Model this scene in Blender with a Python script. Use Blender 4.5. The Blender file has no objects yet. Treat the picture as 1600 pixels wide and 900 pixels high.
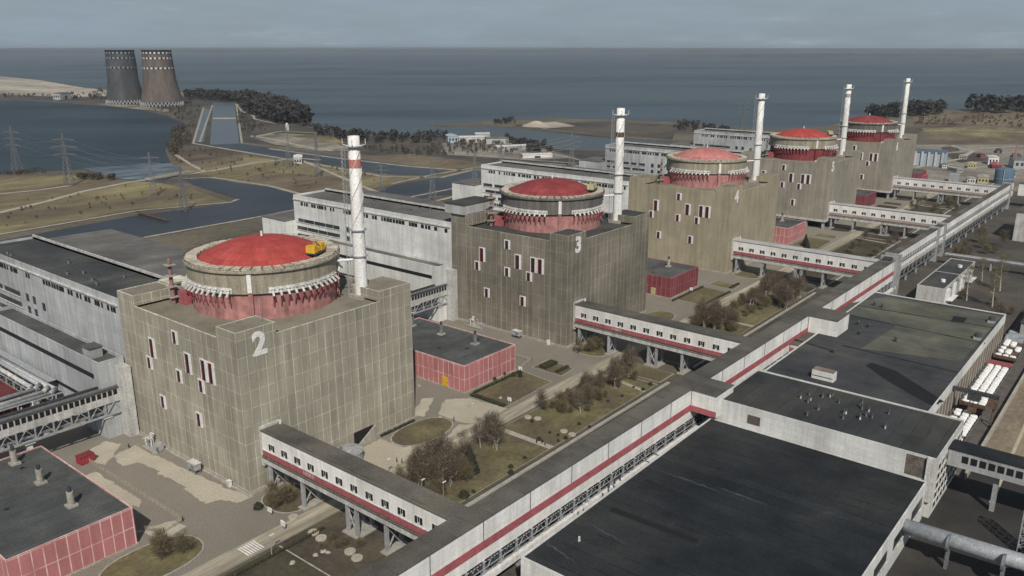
import bpy, math, random
from mathutils import Vector, Matrix
random.seed(7)
R = math.radians
SC = bpy.context.scene
COL = SC.collection
S = 156.09            # spacing of the reactor blocks, metres
UN = [2, 3, 4, 5, 6]
ORD = ['nearest', 'second', 'olive third', 'fourth', 'farthest']

# ------------------------------------------------------------------ camera
CP = Vector((-118.08, -193.49, 124.37))
YAW, PIT, ROL, FOC = 0.68375640, 0.28323279, 0.00044212, 1299.507
_f = Vector((math.cos(YAW)*math.cos(PIT), math.sin(YAW)*math.cos(PIT), -math.sin(PIT)))
_r = Vector((math.sin(YAW), -math.cos(YAW), 0)); _u = _r.cross(_f)
RR = _r*math.cos(ROL) + _u*math.sin(ROL); UU = -_r*math.sin(ROL) + _u*math.cos(ROL)
cd = bpy.data.cameras.new('camera'); cam = bpy.data.objects.new('camera', cd); COL.objects.link(cam)
cam.matrix_world = Matrix(((RR.x, UU.x, -_f.x, CP.x), (RR.y, UU.y, -_f.y, CP.y), (RR.z, UU.z, -_f.z, CP.z), (0, 0, 0, 1)))
cd.sensor_width = 36; cd.lens = 36*FOC/1600; cd.clip_start = 1; cd.clip_end = 90000
SC.camera = cam

def at(px, py, z=0.0):
    """site survey: the point of height z that the photograph shows at (px, py)"""
    d = _f + RR*((px-800)/FOC) - UU*((py-450)/FOC)
    t = (z-CP.z)/d.z
    return CP + d*t
def ap(z, *l): return [tuple(at(a, b, z))[:2] for a, b in l]

# ------------------------------------------------------------------ materials
def nt(name):
    m = bpy.data.materials.new(name); m.use_nodes = True
    n = m.node_tree; p = n.nodes['Principled BSDF']
    return m, n, p
def N(n, t, **k):
    x = n.nodes.new(t)
    for a, b in k.items(): setattr(x, a, b)
    return x
def mth(n, op, a, b=None, c=None):
    x = n.nodes.new('ShaderNodeMath'); x.operation = op
    for i, v in enumerate((a, b, c)):
        if v is None: continue
        if isinstance(v, (int, float)): x.inputs[i].default_value = v
        else: n.links.new(v, x.inputs[i])
    return x.outputs[0]
def noise(n, vec, scale, detail=6, rough=.6, sc=None):
    x = n.nodes.new('ShaderNodeTexNoise'); x.inputs['Scale'].default_value = scale
    x.inputs['Detail'].default_value = detail; x.inputs['Roughness'].default_value = rough
    if sc:
        mp = n.nodes.new('ShaderNodeMapping'); mp.inputs['Scale'].default_value = sc
        n.links.new(vec, mp.inputs['Vector']); vec = mp.outputs[0]
    n.links.new(vec, x.inputs['Vector']); return x.outputs['Fac']
def ramp(n, fac, stops):
    x = n.nodes.new('ShaderNodeValToRGB')
    e = x.color_ramp.elements
    while len(e) < len(stops): e.new(.5)
    for el, (p, c) in zip(e, stops):
        el.position = p; el.color = (*c, 1) if len(c) == 3 else c
    n.links.new(fac, x.inputs['Fac']); return x.outputs['Color']
def mixc(n, fac, a, b, blend='MIX'):
    x = n.nodes.new('ShaderNodeMix'); x.data_type = 'RGBA'; x.blend_type = blend
    for i, v in ((0, fac), (6, a), (7, b)):
        if isinstance(v, (int, float)): x.inputs[i].default_value = v
        elif isinstance(v, tuple): x.inputs[i].default_value = (*v, 1)
        else: n.links.new(v, x.inputs[i])
    return x.outputs[2]
def sc(c, k): return tuple(min(1, max(0, v*k)) for v in c)
def M(name, col, var=.25, scale=.15, rough=.85, col2=None, fine=2.0, bump=0.0, streak=0, metallic=0, spec=.3, s3=(1, 1, 1), amt2=.5, strip=None):
    m, n, p = nt(name)
    g = N(n, 'ShaderNodeNewGeometry').outputs['Position']
    f1 = noise(n, g, scale, 7, .62, s3)
    base = ramp(n, f1, [(.3, sc(col, 1-var)), (.7, sc(col, 1+var))])
    if col2:
        f2 = noise(n, g, scale*.45, 5, .6, s3)
        base = mixc(n, mth(n, 'MULTIPLY', ramp(n, f2, [(.45, (0, 0, 0)), (.62, (1, 1, 1))]), amt2*2 if amt2 < .5 else 1.0), base, col2)
    f3 = noise(n, g, fine, 4, .7, s3)
    base = mixc(n, .7, base, ramp(n, f3, [(.28, (.5, .5, .5)), (.72, (1.35, 1.35, 1.35))]), 'MULTIPLY')
    if strip:      # rolls of felt laid side by side
        ax, wd = strip
        sp = N(n, 'ShaderNodeSeparateXYZ'); n.links.new(g, sp.inputs[0])
        wob = mth(n, 'ADD', sp.outputs[ax], mth(n, 'MULTIPLY', noise(n, g, .08, 3), 1.2))
        q = mth(n, 'DIVIDE', wob, wd)
        wn = N(n, 'ShaderNodeTexWhiteNoise', noise_dimensions='1D'); n.links.new(mth(n, 'FLOOR', q), wn.inputs['W'])
        base = mixc(n, 1.0, base, ramp(n, wn.outputs[0], [(0, (.90, .90, .90)), (1, (1.10, 1.10, 1.10))]), 'MULTIPLY')
        jl = mth(n, 'MULTIPLY', mth(n, 'LESS_THAN', mth(n, 'PINGPONG', q, .5), .06/wd*2), ramp(n, noise(n, g, .15, 4), [(.4, (0, 0, 0)), (.6, (1, 1, 1))]))
        base = mixc(n, jl, base, sc(col, .45))
        f5 = noise(n, g, .045, 6, .65)
        base = mixc(n, .8, base, ramp(n, f5, [(.30, (.62, .62, .64)), (.48, (1, 1, 1)), (.66, (1.35, 1.33, 1.28)), (.74, (1.9, 1.85, 1.75))]), 'MULTIPLY')
    if streak:
        f4 = noise(n, g, 1.0, 4, .6, (.55, .55, .035))
        base = mixc(n, streak, base, ramp(n, f4, [(.35, (.45, .43, .40)), (.6, (1.05, 1.05, 1.05))]), 'MULTIPLY')
    n.links.new(base, p.inputs['Base Color'])
    p.inputs['Roughness'].default_value = rough; p.inputs['Metallic'].default_value = metallic
    p.inputs['Specular IOR Level'].default_value = spec
    if bump:
        b = N(n, 'ShaderNodeBump'); b.inputs['Strength'].default_value = bump; b.inputs['Distance'].default_value = .3
        n.links.new(f3, b.inputs['Height']); n.links.new(b.outputs[0], p.inputs['Normal'])
    return m
def PANEL(name, col, line, pu, pv, lw, var=.12, streak=.5, cell=.18, rough=.85, linefade=.75, offz=0.0, lz=None, big=.25, hl=1.0):
    """cladding panels: joints every pu along the wall and pv up it, in the thing's own coordinates"""
    m, n, p = nt(name)
    tc = N(n, 'ShaderNodeTexCoord').outputs['Object']; ge = N(n, 'ShaderNodeNewGeometry')
    pos = ge.outputs['Position']
    so = N(n, 'ShaderNodeSeparateXYZ'); n.links.new(tc, so.inputs[0])
    sn = N(n, 'ShaderNodeSeparateXYZ'); n.links.new(ge.outputs['True Normal'], sn.inputs[0])
    u = mth(n, 'ADD', mth(n, 'MULTIPLY', so.outputs[1], mth(n, 'GREATER_THAN', mth(n, 'ABSOLUTE', sn.outputs[0]), .6)),
            mth(n, 'MULTIPLY', so.outputs[0], mth(n, 'GREATER_THAN', mth(n, 'ABSOLUTE', sn.outputs[1]), .6)))
    v = mth(n, 'ADD', so.outputs[2], offz)
    us = mth(n, 'DIVIDE', u, pu); vs = mth(n, 'DIVIDE', v, pv)
    lu = mth(n, 'LESS_THAN', mth(n, 'PINGPONG', us, .5), lw/pu)
    lv = mth(n, 'LESS_THAN', mth(n, 'PINGPONG', vs, .5), (lz or lw)/pv)
    ln = mth(n, 'MAXIMUM', lu, mth(n, 'MULTIPLY', lv, hl))
    cx = N(n, 'ShaderNodeCombineXYZ')
    n.links.new(mth(n, 'FLOOR', us), cx.inputs[0]); n.links.new(mth(n, 'FLOOR', vs), cx.inputs[1])
    n.links.new(sn.outputs[0], cx.inputs[2])
    wn = N(n, 'ShaderNodeTexWhiteNoise'); n.links.new(cx.outputs[0], wn.inputs[0])
    base = mixc(n, ramp(n, noise(n, pos, .09, 7, .6), [(.3, (0, 0, 0)), (.7, (1, 1, 1))]), sc(col, 1-var), sc(col, 1+var))
    base = mixc(n, 1.0, base, ramp(n, wn.outputs[0], [(0, (1-cell,)*3), (1, (1+cell*.6,)*3)]), 'MULTIPLY')
    fade = ramp(n, noise(n, pos, .22, 5, .6), [(.32, (.15, .15, .15)), (.60, (1, 1, 1))])
    base = mixc(n, mth(n, 'MULTIPLY', mth(n, 'MULTIPLY', ln, fade), linefade), base, line)
    base = mixc(n, streak, base, ramp(n, noise(n, pos, 1.0, 5, .65, (.45, .45, .03)), [(.3, (.5, .47, .42)), (.62, (1.08, 1.08, 1.08))]), 'MULTIPLY')
    base = mixc(n, big, base, ramp(n, noise(n, pos, .035, 3, .5), [(.35, (.45, .47, .47)), (.6, (1.05, 1.05, 1.05))]), 'MULTIPLY')
    base = mixc(n, .5, base, ramp(n, noise(n, pos, 1.7, 4, .7), [(.25, (.7, .7, .7)), (.75, (1.2, 1.2, 1.2))]), 'MULTIPLY')
    n.links.new(base, p.inputs['Base Color']); p.inputs['Roughness'].default_value = rough
    p.inputs['Specular IOR Level'].default_value = .25
    return m
def WATER(name, col, var=.35, rough=.35, spec=.35, s3=(1, 1, 1), bs=.25, wave=.6, col2=None):
    m, n, p = nt(name)
    g = N(n, 'ShaderNodeNewGeometry').outputs['Position']
    vr = N(n, 'ShaderNodeVectorRotate', rotation_type='Z_AXIS'); vr.inputs['Angle'].default_value = R(-48); n.links.new(g, vr.inputs['Vector'])
    g = vr.outputs[0]
    f = noise(n, g, .0045, 6, .6, s3)
    f2 = noise(n, g, .02, 6, .7, s3)
    c = ramp(n, f, [(.32, sc(col, 1-var)), (.68, sc(col, 1+var))])
    c = mixc(n, .5, c, ramp(n, f2, [(.3, (.75, .75, .75)), (.7, (1.2, 1.2, 1.2))]), 'MULTIPLY')
    if col2: c = mixc(n, ramp(n, noise(n, g, .0016, 4, .6, s3), [(.42, (0, 0, 0)), (.62, (1, 1, 1))]), c, col2)
    n.links.new(c, p.inputs['Base Color']); p.inputs['Roughness'].default_value = rough
    p.inputs['Specular IOR Level'].default_value = spec
    b = N(n, 'ShaderNodeBump'); b.inputs['Strength'].default_value = wave; b.inputs['Distance'].default_value = .5
    n.links.new(noise(n, g, bs, 5, .65), b.inputs['Height']); n.links.new(b.outputs[0], p.inputs['Normal'])
    return m

facade = PANEL('facade_panels', (.362, .338, .278), (.74, .71, .60), 3.0, 5.2, .09, var=.14, streak=.55, cell=.09, big=.35, linefade=1.0, hl=.6)
facade_dark = PANEL('facade_panels_weathered', (.235, .213, .175), (.56, .52, .45), 3.0, 5.2, .085, var=.1, streak=.55, cell=.08, big=.6, linefade=.95, hl=.5)  # second block: cloud shade painted into the darker panel tone
facade_warm = PANEL('facade_panels_olive', (.34, .305, .222), (.52, .47, .37), 3.0, 5.2, .08, streak=.5, cell=.05, big=.25, linefade=.7, hl=.2)
facade_grey = PANEL('facade_panels_grey', (.30, .275, .23), (.50, .46, .40), 3.0, 5.2, .08, streak=.45, cell=.06, big=.3, linefade=.8, hl=.4)
pinkp = PANEL('pink_cladding', (.45, .185, .19), (.76, .55, .53), 2.7, 5.3, .14, streak=.35, cell=.10, big=.12, linefade=1.0, hl=.8)
redp = PANEL('red_cladding', (.20, .055, .066), (.52, .25, .27), 2.7, 5.3, .12, streak=.35, cell=.15, big=.15, hl=.6)
whitep = PANEL('white_wall_panels', (.66, .67, .66), (.40, .41, .41), 6.0, 1.8, .06, streak=.4, cell=.07, big=.35, linefade=.55)
hallp = PANEL('turbine_hall_panels', (.68, .69, .68), (.42, .43, .44), 6.0, 2.4, .07, streak=.42, cell=.05, big=.35, linefade=.4)
hallp2 = PANEL('grey_hall_panels', (.47, .49, .51), (.30, .31, .33), 6.0, 2.4, .07, streak=.6, cell=.06, big=.5, linefade=.45)  # greyer and streakier: the nearest hall's shade and dirt, both in the colour
galp = PANEL('gallery_panels', (.74, .74, .73), (.36, .37, .37), 6.0, 2.6, .06, streak=.4, cell=.05, big=.2, linefade=.6)
brp = PANEL('bridge_panels', (.76, .75, .73), (.45, .44, .43), 6.0, 2.9, .05, streak=.4, cell=.05, big=.2, linefade=.4)
greyp = PANEL('grey_wall_panels', (.40, .41, .42), (.25, .26, .27), 6.0, 2.4, .07, streak=.6, cell=.06, big=.4, linefade=.5)
roof_olive = M('reactor_roof_felt', (.19, .175, .135), .22, .12, col2=(.24, .22, .175), bump=.2)
roof_dark3 = M('reactor_roof_dark_felt', (.05, .05, .05), .3, .12, col2=(.08, .078, .07), bump=.2)
roof_hall = M('hall_roof_felt', (.045, .048, .052), .3, .07, col2=(.075, .075, .07), s3=(1, .5, 1), strip=(1, 5.0))
roof_hall_grey = M('hall_roof_grey_felt', (.135, .13, .12), .18, .07, col2=(.10, .10, .10), strip=(1, 6.0))
roof_pink = M('service_roof_felt', (.082, .087, .085), .2, .09, col2=(.058, .062, .064), strip=(1, 4.5))
roof_a = M('bitumen_roof', (.020, .024, .029), .35, .03, col2=(.040, .042, .042), rough=.78, spec=.08, strip=(0, 4.0))
roof_c = M('slate_grey_roof', (.05, .052, .057), .28, .06, col2=(.072, .073, .073), rough=.8, spec=.1, strip=(0, 5.0))
roof_c2 = M('olive_roof_felt', (.112, .112, .085), .2, .08, col2=(.078, .08, .07), strip=(0, 5.0))
roof_pale = M('pale_roof_sheet', (.40, .40, .40), .2, .12)
seamm = M('roof_seam_tar', (.012, .012, .013), .2)
roof_gal = M('gallery_roof_felt', (.088, .083, .074), .28, .12, col2=(.12, .11, .093), strip=(0, 6.0))
def DOMEM(name, col, fade, var=.2):
    m, n, p = nt(name)
    tc = N(n, 'ShaderNodeTexCoord').outputs['Object']; pos = N(n, 'ShaderNodeNewGeometry').outputs['Position']
    so = N(n, 'ShaderNodeSeparateXYZ'); n.links.new(tc, so.inputs[0])
    dx = mth(n, 'SUBTRACT', so.outputs[0], 33); dy = mth(n, 'SUBTRACT', so.outputs[1], 33)
    an = mth(n, 'ARCTAN2', dy, dx); ra = mth(n, 'SQRT', mth(n, 'ADD', mth(n, 'MULTIPLY', dx, dx), mth(n, 'MULTIPLY', dy, dy)))
    qa = mth(n, 'MULTIPLY', an, 24/6.28319); qr = mth(n, 'DIVIDE', ra, 3.4)
    cx = N(n, 'ShaderNodeCombineXYZ'); n.links.new(mth(n, 'FLOOR', qa), cx.inputs[0]); n.links.new(mth(n, 'FLOOR', qr), cx.inputs[1])
    wn = N(n, 'ShaderNodeTexWhiteNoise'); n.links.new(cx.outputs[0], wn.inputs[0])
    base = mixc(n, ramp(n, noise(n, pos, .14, 7, .65), [(.35, (0, 0, 0)), (.68, (1, 1, 1))]), col, fade)
    base = mixc(n, 1.0, base, ramp(n, wn.outputs[0], [(0, (.86,)*3), (1, (1.1,)*3)]), 'MULTIPLY')
    ca = N(n, 'ShaderNodeCombineXYZ'); n.links.new(mth(n, 'MULTIPLY', an, 9.0), ca.inputs[0]); n.links.new(mth(n, 'MULTIPLY', ra, .06), ca.inputs[1])
    base = mixc(n, .6, base, ramp(n, noise(n, ca.outputs[0], 1.3, 5, .65), [(.3, (.6, .55, .52)), (.62, (1.1, 1.1, 1.1))]), 'MULTIPLY')
    ln = mth(n, 'MAXIMUM', mth(n, 'MULTIPLY', mth(n, 'LESS_THAN', mth(n, 'MULTIPLY', mth(n, 'PINGPONG', qa, .5), ra), .28), 1.0), mth(n, 'LESS_THAN', mth(n, 'PINGPONG', qr, .5), .03))
    base = mixc(n, mth(n, 'MULTIPLY', ln, .4), base, sc(col, .45))
    base = mixc(n, .5, base, ramp(n, noise(n, pos, 1.6, 4, .7), [(.3, (.7, .68, .66)), (.7, (1.2, 1.2, 1.2))]), 'MULTIPLY')
    n.links.new(base, p.inputs['Base Color']); p.inputs['Roughness'].default_value = .7; p.inputs['Specular IOR Level'].default_value = .2
    return m
dome_red = DOMEM('dome_red_paint', (.37, .056, .05), (.41, .085, .075))
dome_red_dull = DOMEM('dome_dull_red_paint', (.21, .040, .042), (.30, .065, .065))
dome_pink = DOMEM('dome_faded_paint', (.44, .15, .14), (.50, .24, .22))
drum_pink = M('drum_pink_paint', (.40, .195, .185), .12, .1, streak=.5, fine=.35)
drum_red = M('drum_red_paint', (.195, .042, .048), .2, .1, streak=.5, fine=.5)
drum_conc = M('drum_concrete', (.33, .30, .235), .15, .15, streak=.6)
drum_conc_dk = M('drum_dark_concrete', (.15, .145, .135), .2, .15, streak=.6)
ring_cream = M('ring_cream_concrete', (.52, .47, .38), .25, .6, col2=(.34, .30, .24))
mastm = M('pinkish_grey_mast', (.26, .16, .15), .25, .5, streak=.4)
whitem = M('white_painted_steel', (.74, .74, .73), .08, .4, streak=.25, rough=.6)
white_dirty = M('dirty_white_paint', (.60, .60, .58), .15, .5, streak=.6)
offwhite = M('offwhite_concrete', (.50, .50, .49), .15, .25, streak=.5)
band_red = M('faded_red_band', (.36, .105, .12), .18, .3, streak=.3)
stack_red = M('stack_red_band', (.46, .19, .165), .1)
darkm = M('dark_opening', (.016, .016, .018), .2, rough=.5)
glassm = M('window_glass', (.035, .042, .05), .2, rough=.15, spec=.5)
winred = M('red_window_recess', (.20, .045, .06), .3)
winpane = M('dark_red_reveal', (.035, .014, .016), .4, .5)
steel = M('grey_steel', (.20, .21, .22), .25, .8, rough=.6, metallic=.3)
steel_l = M('galvanised_steel', (.36, .38, .40), .2, .8, rough=.6, metallic=.2)
steel_d = M('dark_steel', (.05, .052, .058), .3, .8, rough=.6)
rust = M('rusty_steel', (.11, .07, .055), .4, .8)
yellow = M('yellow_paint', (.62, .38, .035), .15, .8)
yellow_f = M('faded_yellow_paint', (.42, .39, .22), .15, .8)
bluem = M('blue_paint', (.085, .14, .20), .2, .6)
blue_l = M('pale_blue_paint', (.33, .40, .46), .2, .6)
conc = M('plain_concrete', (.36, .34, .30), .2, .3, streak=.3)
pier_c = M('pier_concrete', (.33, .34, .35), .2, .4, streak=.4)
bagm = M('white_fabric', (.80, .80, .79), .06, .8, bump=.5)
bark = M('grey_bark', (.13, .115, .10), .3, 2)
bark_l = M('pale_bark', (.40, .37, .33), .25, 2)
twig = M('bare_twigs', (.125, .10, .072), .35, .6)
twig_ol = M('olive_bare_twigs', (.15, .125, .075), .3, .6)
conif = M('conifer_needles', (.034, .036, .024), .35, 1.2)
hedgem = M('hedge_leaves', (.038, .042, .022), .35, 1.2)
woods = M('winter_woods', (.040, .038, .036), .4, .05, fine=.4)
scrubm = M('winter_scrub', (.075, .062, .048), .4, .05, fine=.4)
# ground
ground_m = M('site_ground', (.135, .118, .085), .35, .012, col2=(.085, .075, .06), fine=.25)
yard_m = M('worn_asphalt', (.225, .205, .172), .14, .03, col2=(.185, .168, .14), fine=2.5)
yard_dk = M('dark_earth_yard', (.085, .075, .062), .3, .05, col2=(.055, .05, .045), fine=.7)
road_m = M('concrete_road', (.37, .335, .26), .35, .25, col2=(.25, .225, .17), s3=(.12, 1.2, 1), fine=.8)
brightc = M('pale_concrete_slab', (.43, .395, .32), .14, .08, fine=2.5, col2=(.37, .335, .26), amt2=.4)
lawn_m = M('winter_lawn', (.145, .128, .066), .42, .07, col2=(.105, .085, .055), fine=.6, bump=.3)
lawn_d = M('dark_winter_lawn', (.075, .064, .042), .35, .06, col2=(.038, .034, .026), fine=.8, bump=.3)
earth_m = M('bare_dark_earth', (.075, .063, .048), .4, .08, col2=(.11, .095, .06), fine=.8)
drygrass = M('dry_grass', (.205, .175, .092), .4, .02, col2=(.115, .095, .062), fine=.12, s3=(.5, 1.3, 1))
drybrown = M('brown_scrub_ground', (.115, .088, .062), .5, .015, col2=(.19, .155, .10), fine=.1, s3=(.5, 1.3, 1))
darkland = M('dark_scrub_ground', (.060, .055, .05), .45, .015, col2=(.10, .088, .07), fine=.1, s3=(.5, 1.3, 1))
sandm = M('pale_sand', (.42, .37, .31), .2, .01, col2=(.25, .22, .19), fine=.05, s3=(1, .3, 1))
banksand = M('sandy_bank_soil', (.25, .225, .18), .4, .03, col2=(.13, .115, .085), fine=.12, s3=(.6, 1.3, 1))
pathm = M('pale_track', (.36, .33, .27), .2, .1)
bank_m = M('stone_bank', (.30, .28, .24), .3, .1)
soil_m = M('tan_embankment', (.235, .195, .14), .2, .03, col2=(.12, .10, .085), fine=.3, s3=(1, 2, 1))
pave_m = M('industrial_hardstanding', (.25, .225, .19), .25, .03, col2=(.16, .14, .12), fine=.2)
asph_d = M('dark_asphalt', (.036, .034, .032), .35, .06, col2=(.06, .053, .046))
reservoir_m = WATER('reservoir_water', (.048, .068, .084), .5, rough=.5, spec=.26, s3=(1.0, .28, 1), bs=.12, col2=(.072, .092, .106))
pond_m = WATER('pond_water', (.040, .056, .070), .3, rough=.5, spec=.02, bs=.2, s3=(1, .35, 1))
canal_m = WATER('canal_water', (.046, .055, .066), .35, rough=.4, spec=.05, bs=.3)
canal_far = WATER('far_canal_water', (.085, .10, .115), .15, rough=.35, spec=.4, bs=.3)
foam_m = M('churned_water', (.13, .155, .175), .85, .05, col2=(.05, .07, .09), s3=(.5, 1.6, 1), rough=.4, fine=.22)
farshore_m = M('far_shore', (.065, .08, .088), .3, .0008, fine=.003)

# ------------------------------------------------------------------ mesh helpers
class MB:
    def __init__(s): s.v = []; s.f = []
    def add(s, vs, fs):
        b = len(s.v); s.v += [tuple(x) for x in vs]; s.f += [tuple(i+b for i in f) for f in fs]; return s
    def box(s, x0, y0, z0, x1, y1, z1):
        x0, x1 = min(x0, x1), max(x0, x1); y0, y1 = min(y0, y1), max(y0, y1); z0, z1 = min(z0, z1), max(z0, z1)
        return s.add([(x0, y0, z0), (x1, y0, z0), (x1, y1, z0), (x0, y1, z0), (x0, y0, z1), (x1, y0, z1), (x1, y1, z1), (x0, y1, z1)],
                     [(0, 3, 2, 1), (4, 5, 6, 7), (0, 1, 5, 4), (1, 2, 6, 5), (2, 3, 7, 6), (3, 0, 4, 7)])
    def cbox(s, c, sz, rz=0, mat=None):
        m = mat or Matrix.Rotation(rz, 3, 'Z'); c = Vector(c)
        vs = [c + m @ Vector((sx*sz[0]/2, sy*sz[1]/2, sz_*sz[2]/2)) for sz_ in (-1, 1) for sx, sy in ((-1, -1), (1, -1), (1, 1), (-1, 1))]
        return s.add(vs, [(0, 3, 2, 1), (4, 5, 6, 7), (0, 1, 5, 4), (1, 2, 6, 5), (2, 3, 7, 6), (3, 0, 4, 7)])
    def prism(s, poly, z0, z1):
        n = len(poly)
        return s.add([(x, y, z0) for x, y in poly] + [(x, y, z1) for x, y in poly],
                     [tuple(range(n-1, -1, -1)), tuple(range(n, 2*n))] + [(i, (i+1) % n, n+(i+1) % n, n+i) for i in range(n)])
    def sheet(s, poly, z): return s.add([(x, y, z) for x, y in poly], [tuple(range(len(poly)))])
    def tube(s, a, b, r, r2=None, n=6, cap=True):
        a, b = Vector(a), Vector(b); r2 = r if r2 is None else r2
        d = (b-a); 
        if d.length < 1e-6: return s
        d.normalize(); e = d.orthogonal().normalized(); g = d.cross(e)
        vs = [a + (e*math.cos(2*math.pi*i/n) + g*math.sin(2*math.pi*i/n))*r for i in range(n)]
        vs += [b + (e*math.cos(2*math.pi*i/n) + g*math.sin(2*math.pi*i/n))*r2 for i in range(n)]
        fs = [(i, (i+1) % n, n+(i+1) % n, n+i) for i in range(n)]
        if cap: fs += [tuple(range(n-1, -1, -1)), tuple(range(n, 2*n))]
        return s.add(vs, fs)
    def path(s, pts, r, n=6):
        for a, b in zip(pts, pts[1:]): s.tube(a, b, r, n=n)
        return s
    def lathe(s, prof, n=48, c=(0, 0), close=False):
        m = len(prof); vs = []
        for i in range(n):
            a = 2*math.pi*i/n
            vs += [(c[0]+r*math.cos(a), c[1]+r*math.sin(a), z) for r, z in prof]
        fs = []
        for i in range(n):
            j = (i+1) % n
            for k in range(m-1 if not close else m):
                k2 = (k+1) % m
                fs.append((i*m+k, j*m+k, j*m+k2, i*m+k2))
        return s.add(vs, fs)
    def arc(s, c, r0, r1, z0, z1, a0, a1, n=16):
        vs = []
        for i in range(n+1):
            a = a0+(a1-a0)*i/n; ca, sa = math.cos(a), math.sin(a)
            vs += [(c[0]+r0*ca, c[1]+r0*sa, z0), (c[0]+r1*ca, c[1]+r1*sa, z0), (c[0]+r1*ca, c[1]+r1*sa, z1), (c[0]+r0*ca, c[1]+r0*sa, z1)]
        fs = [(0, 1, 2, 3), (4*n+3, 4*n+2, 4*n+1, 4*n)]
        for i in range(n):
            b = 4*i
            for k in range(4): fs.append((b+k, b+4+k, b+4+(k+1) % 4, b+(k+1) % 4))
        return s.add(vs, fs)
    def ring4(s, x0, y0, x1, y1, z0, z1, t):
        s.box(x0, y0, z0, x1, y0+t, z1); s.box(x0, y1-t, z0, x1, y1, z1)
        s.box(x0, y0+t, z0, x0+t, y1-t, z1); return s.box(x1-t, y0+t, z0, x1, y1-t, z1)
    def mesh(s, name, mat, smooth=False):
        me = bpy.data.meshes.new(name); me.from_pydata(s.v, [], s.f); me.materials.append(mat)
        if smooth:
            for p in me.polygons: p.use_smooth = True
        me.update(); return me
    def build(s, name, mat, parent=None, smooth=False, loc=None):
        return put(name, s.mesh(name, mat, smooth), parent, loc)
def put(name, me, parent=None, loc=None, rz=0):
    o = bpy.data.objects.new(name, me); COL.objects.link(o)
    if parent: o.parent = parent
    if loc: o.location = loc
    o.rotation_euler.z = rz
    return o
def tag(o, label, cat, group=None):
    o['label'] = label; o['category'] = cat
    if group: o['group'] = group
    return o
def thing(name, label, cat, loc=(0, 0, 0), rz=0, group=None):
    o = bpy.data.objects.new(name, None); COL.objects.link(o); o.location = loc; o.rotation_euler.z = rz
    return tag(o, label, cat, group)
def struct(name, mb, mat, kind='structure'):
    o = mb.build(name, mat); o['kind'] = kind; return o
def copy_tree(o, parent=None):
    c = o.copy(); COL.objects.link(c)
    if parent: c.parent = parent
    for ch in list(o.children): copy_tree(ch, c)
    return c
def text_mesh(txt, size, ext, bold):
    cu = bpy.data.curves.new('lettering', 'FONT'); cu.body = txt; cu.size = size; cu.extrude = ext; cu.offset = bold
    cu.align_x = 'CENTER'; cu.align_y = 'CENTER'; cu.resolution_u = 4
    o = bpy.data.objects.new('lettering', cu); COL.objects.link(o)
    dg = bpy.context.evaluated_depsgraph_get()
    me = bpy.data.meshes.new_from_object(o.evaluated_get(dg)); bpy.data.objects.remove(o)
    return me
def lettering(name, txt, size, mat, parent, loc, face, bold=.04, ext=.08):
    me = text_mesh(txt, size, ext, bold); me.materials.clear(); me.materials.append(mat)
    o = put(name, me, parent, loc)
    o.rotation_euler = {'-y': (R(90), 0, 0), '-x': (R(90), 0, R(-90))}[face]
    return o

# ------------------------------------------------------------------ sky, light
w = bpy.data.worlds.new('World'); SC.world = w; w.use_nodes = True
n = w.node_tree; bg = n.nodes['Background']
SUN_AZ = R(45); SUN_EL = R(44)      # light travels towards +X +Y
sky = N(n, 'ShaderNodeTexSky', sky_type='NISHITA'); sky.sun_disc = False
sky.sun_elevation = SUN_EL
sd = Vector((-math.cos(SUN_AZ)*math.cos(SUN_EL), -math.sin(SUN_AZ)*math.cos(SUN_EL), math.sin(SUN_EL)))   # towards the sun
sky.sun_rotation = math.atan2(sd.x, sd.y)
sky.air_density = 1.0; sky.dust_density = 1.5
tc = N(n, 'ShaderNodeTexCoord').outputs['Generated']
sx = N(n, 'ShaderNodeSeparateXYZ'); n.links.new(tc, sx.inputs[0])
cl = noise(n, tc, 5.0, 8, .62, (1, 1, 5.5))
low = ramp(n, sx.outputs[2], [(.04, (1, 1, 1)), (.40, (.3, .3, .3))])
cov = ramp(n, cl, [(.38, (.8, .8, .8)), (.62, (1, 1, 1))])
ccol = ramp(n, noise(n, tc, 9.0, 8, .62, (1, 1, 7.0)), [(.32, (5.6, 7.0, 8.3)), (.60, (6.1, 7.5, 8.8)), (.74, (7.6, 8.7, 9.8))])
mx = mixc(n, mth(n, 'MULTIPLY', cov, low), sky.outputs[0], ccol)
n.links.new(mx, bg.inputs['Color']); bg.inputs['Strength'].default_value = .048
ld = bpy.data.lights.new('sun', 'SUN'); ld.energy = 3.9; ld.angle = R(.6); ld.color = (1.0, .94, .84)
lo = bpy.data.objects.new('sun', ld); COL.objects.link(lo)
lo.rotation_euler = sd.to_track_quat('Z', 'Y').to_euler()
SC.view_settings.view_transform = 'Standard'; SC.view_settings.look = 'None'
SC.view_settings.exposure = 0.02; SC.view_settings.gamma = 1

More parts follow.
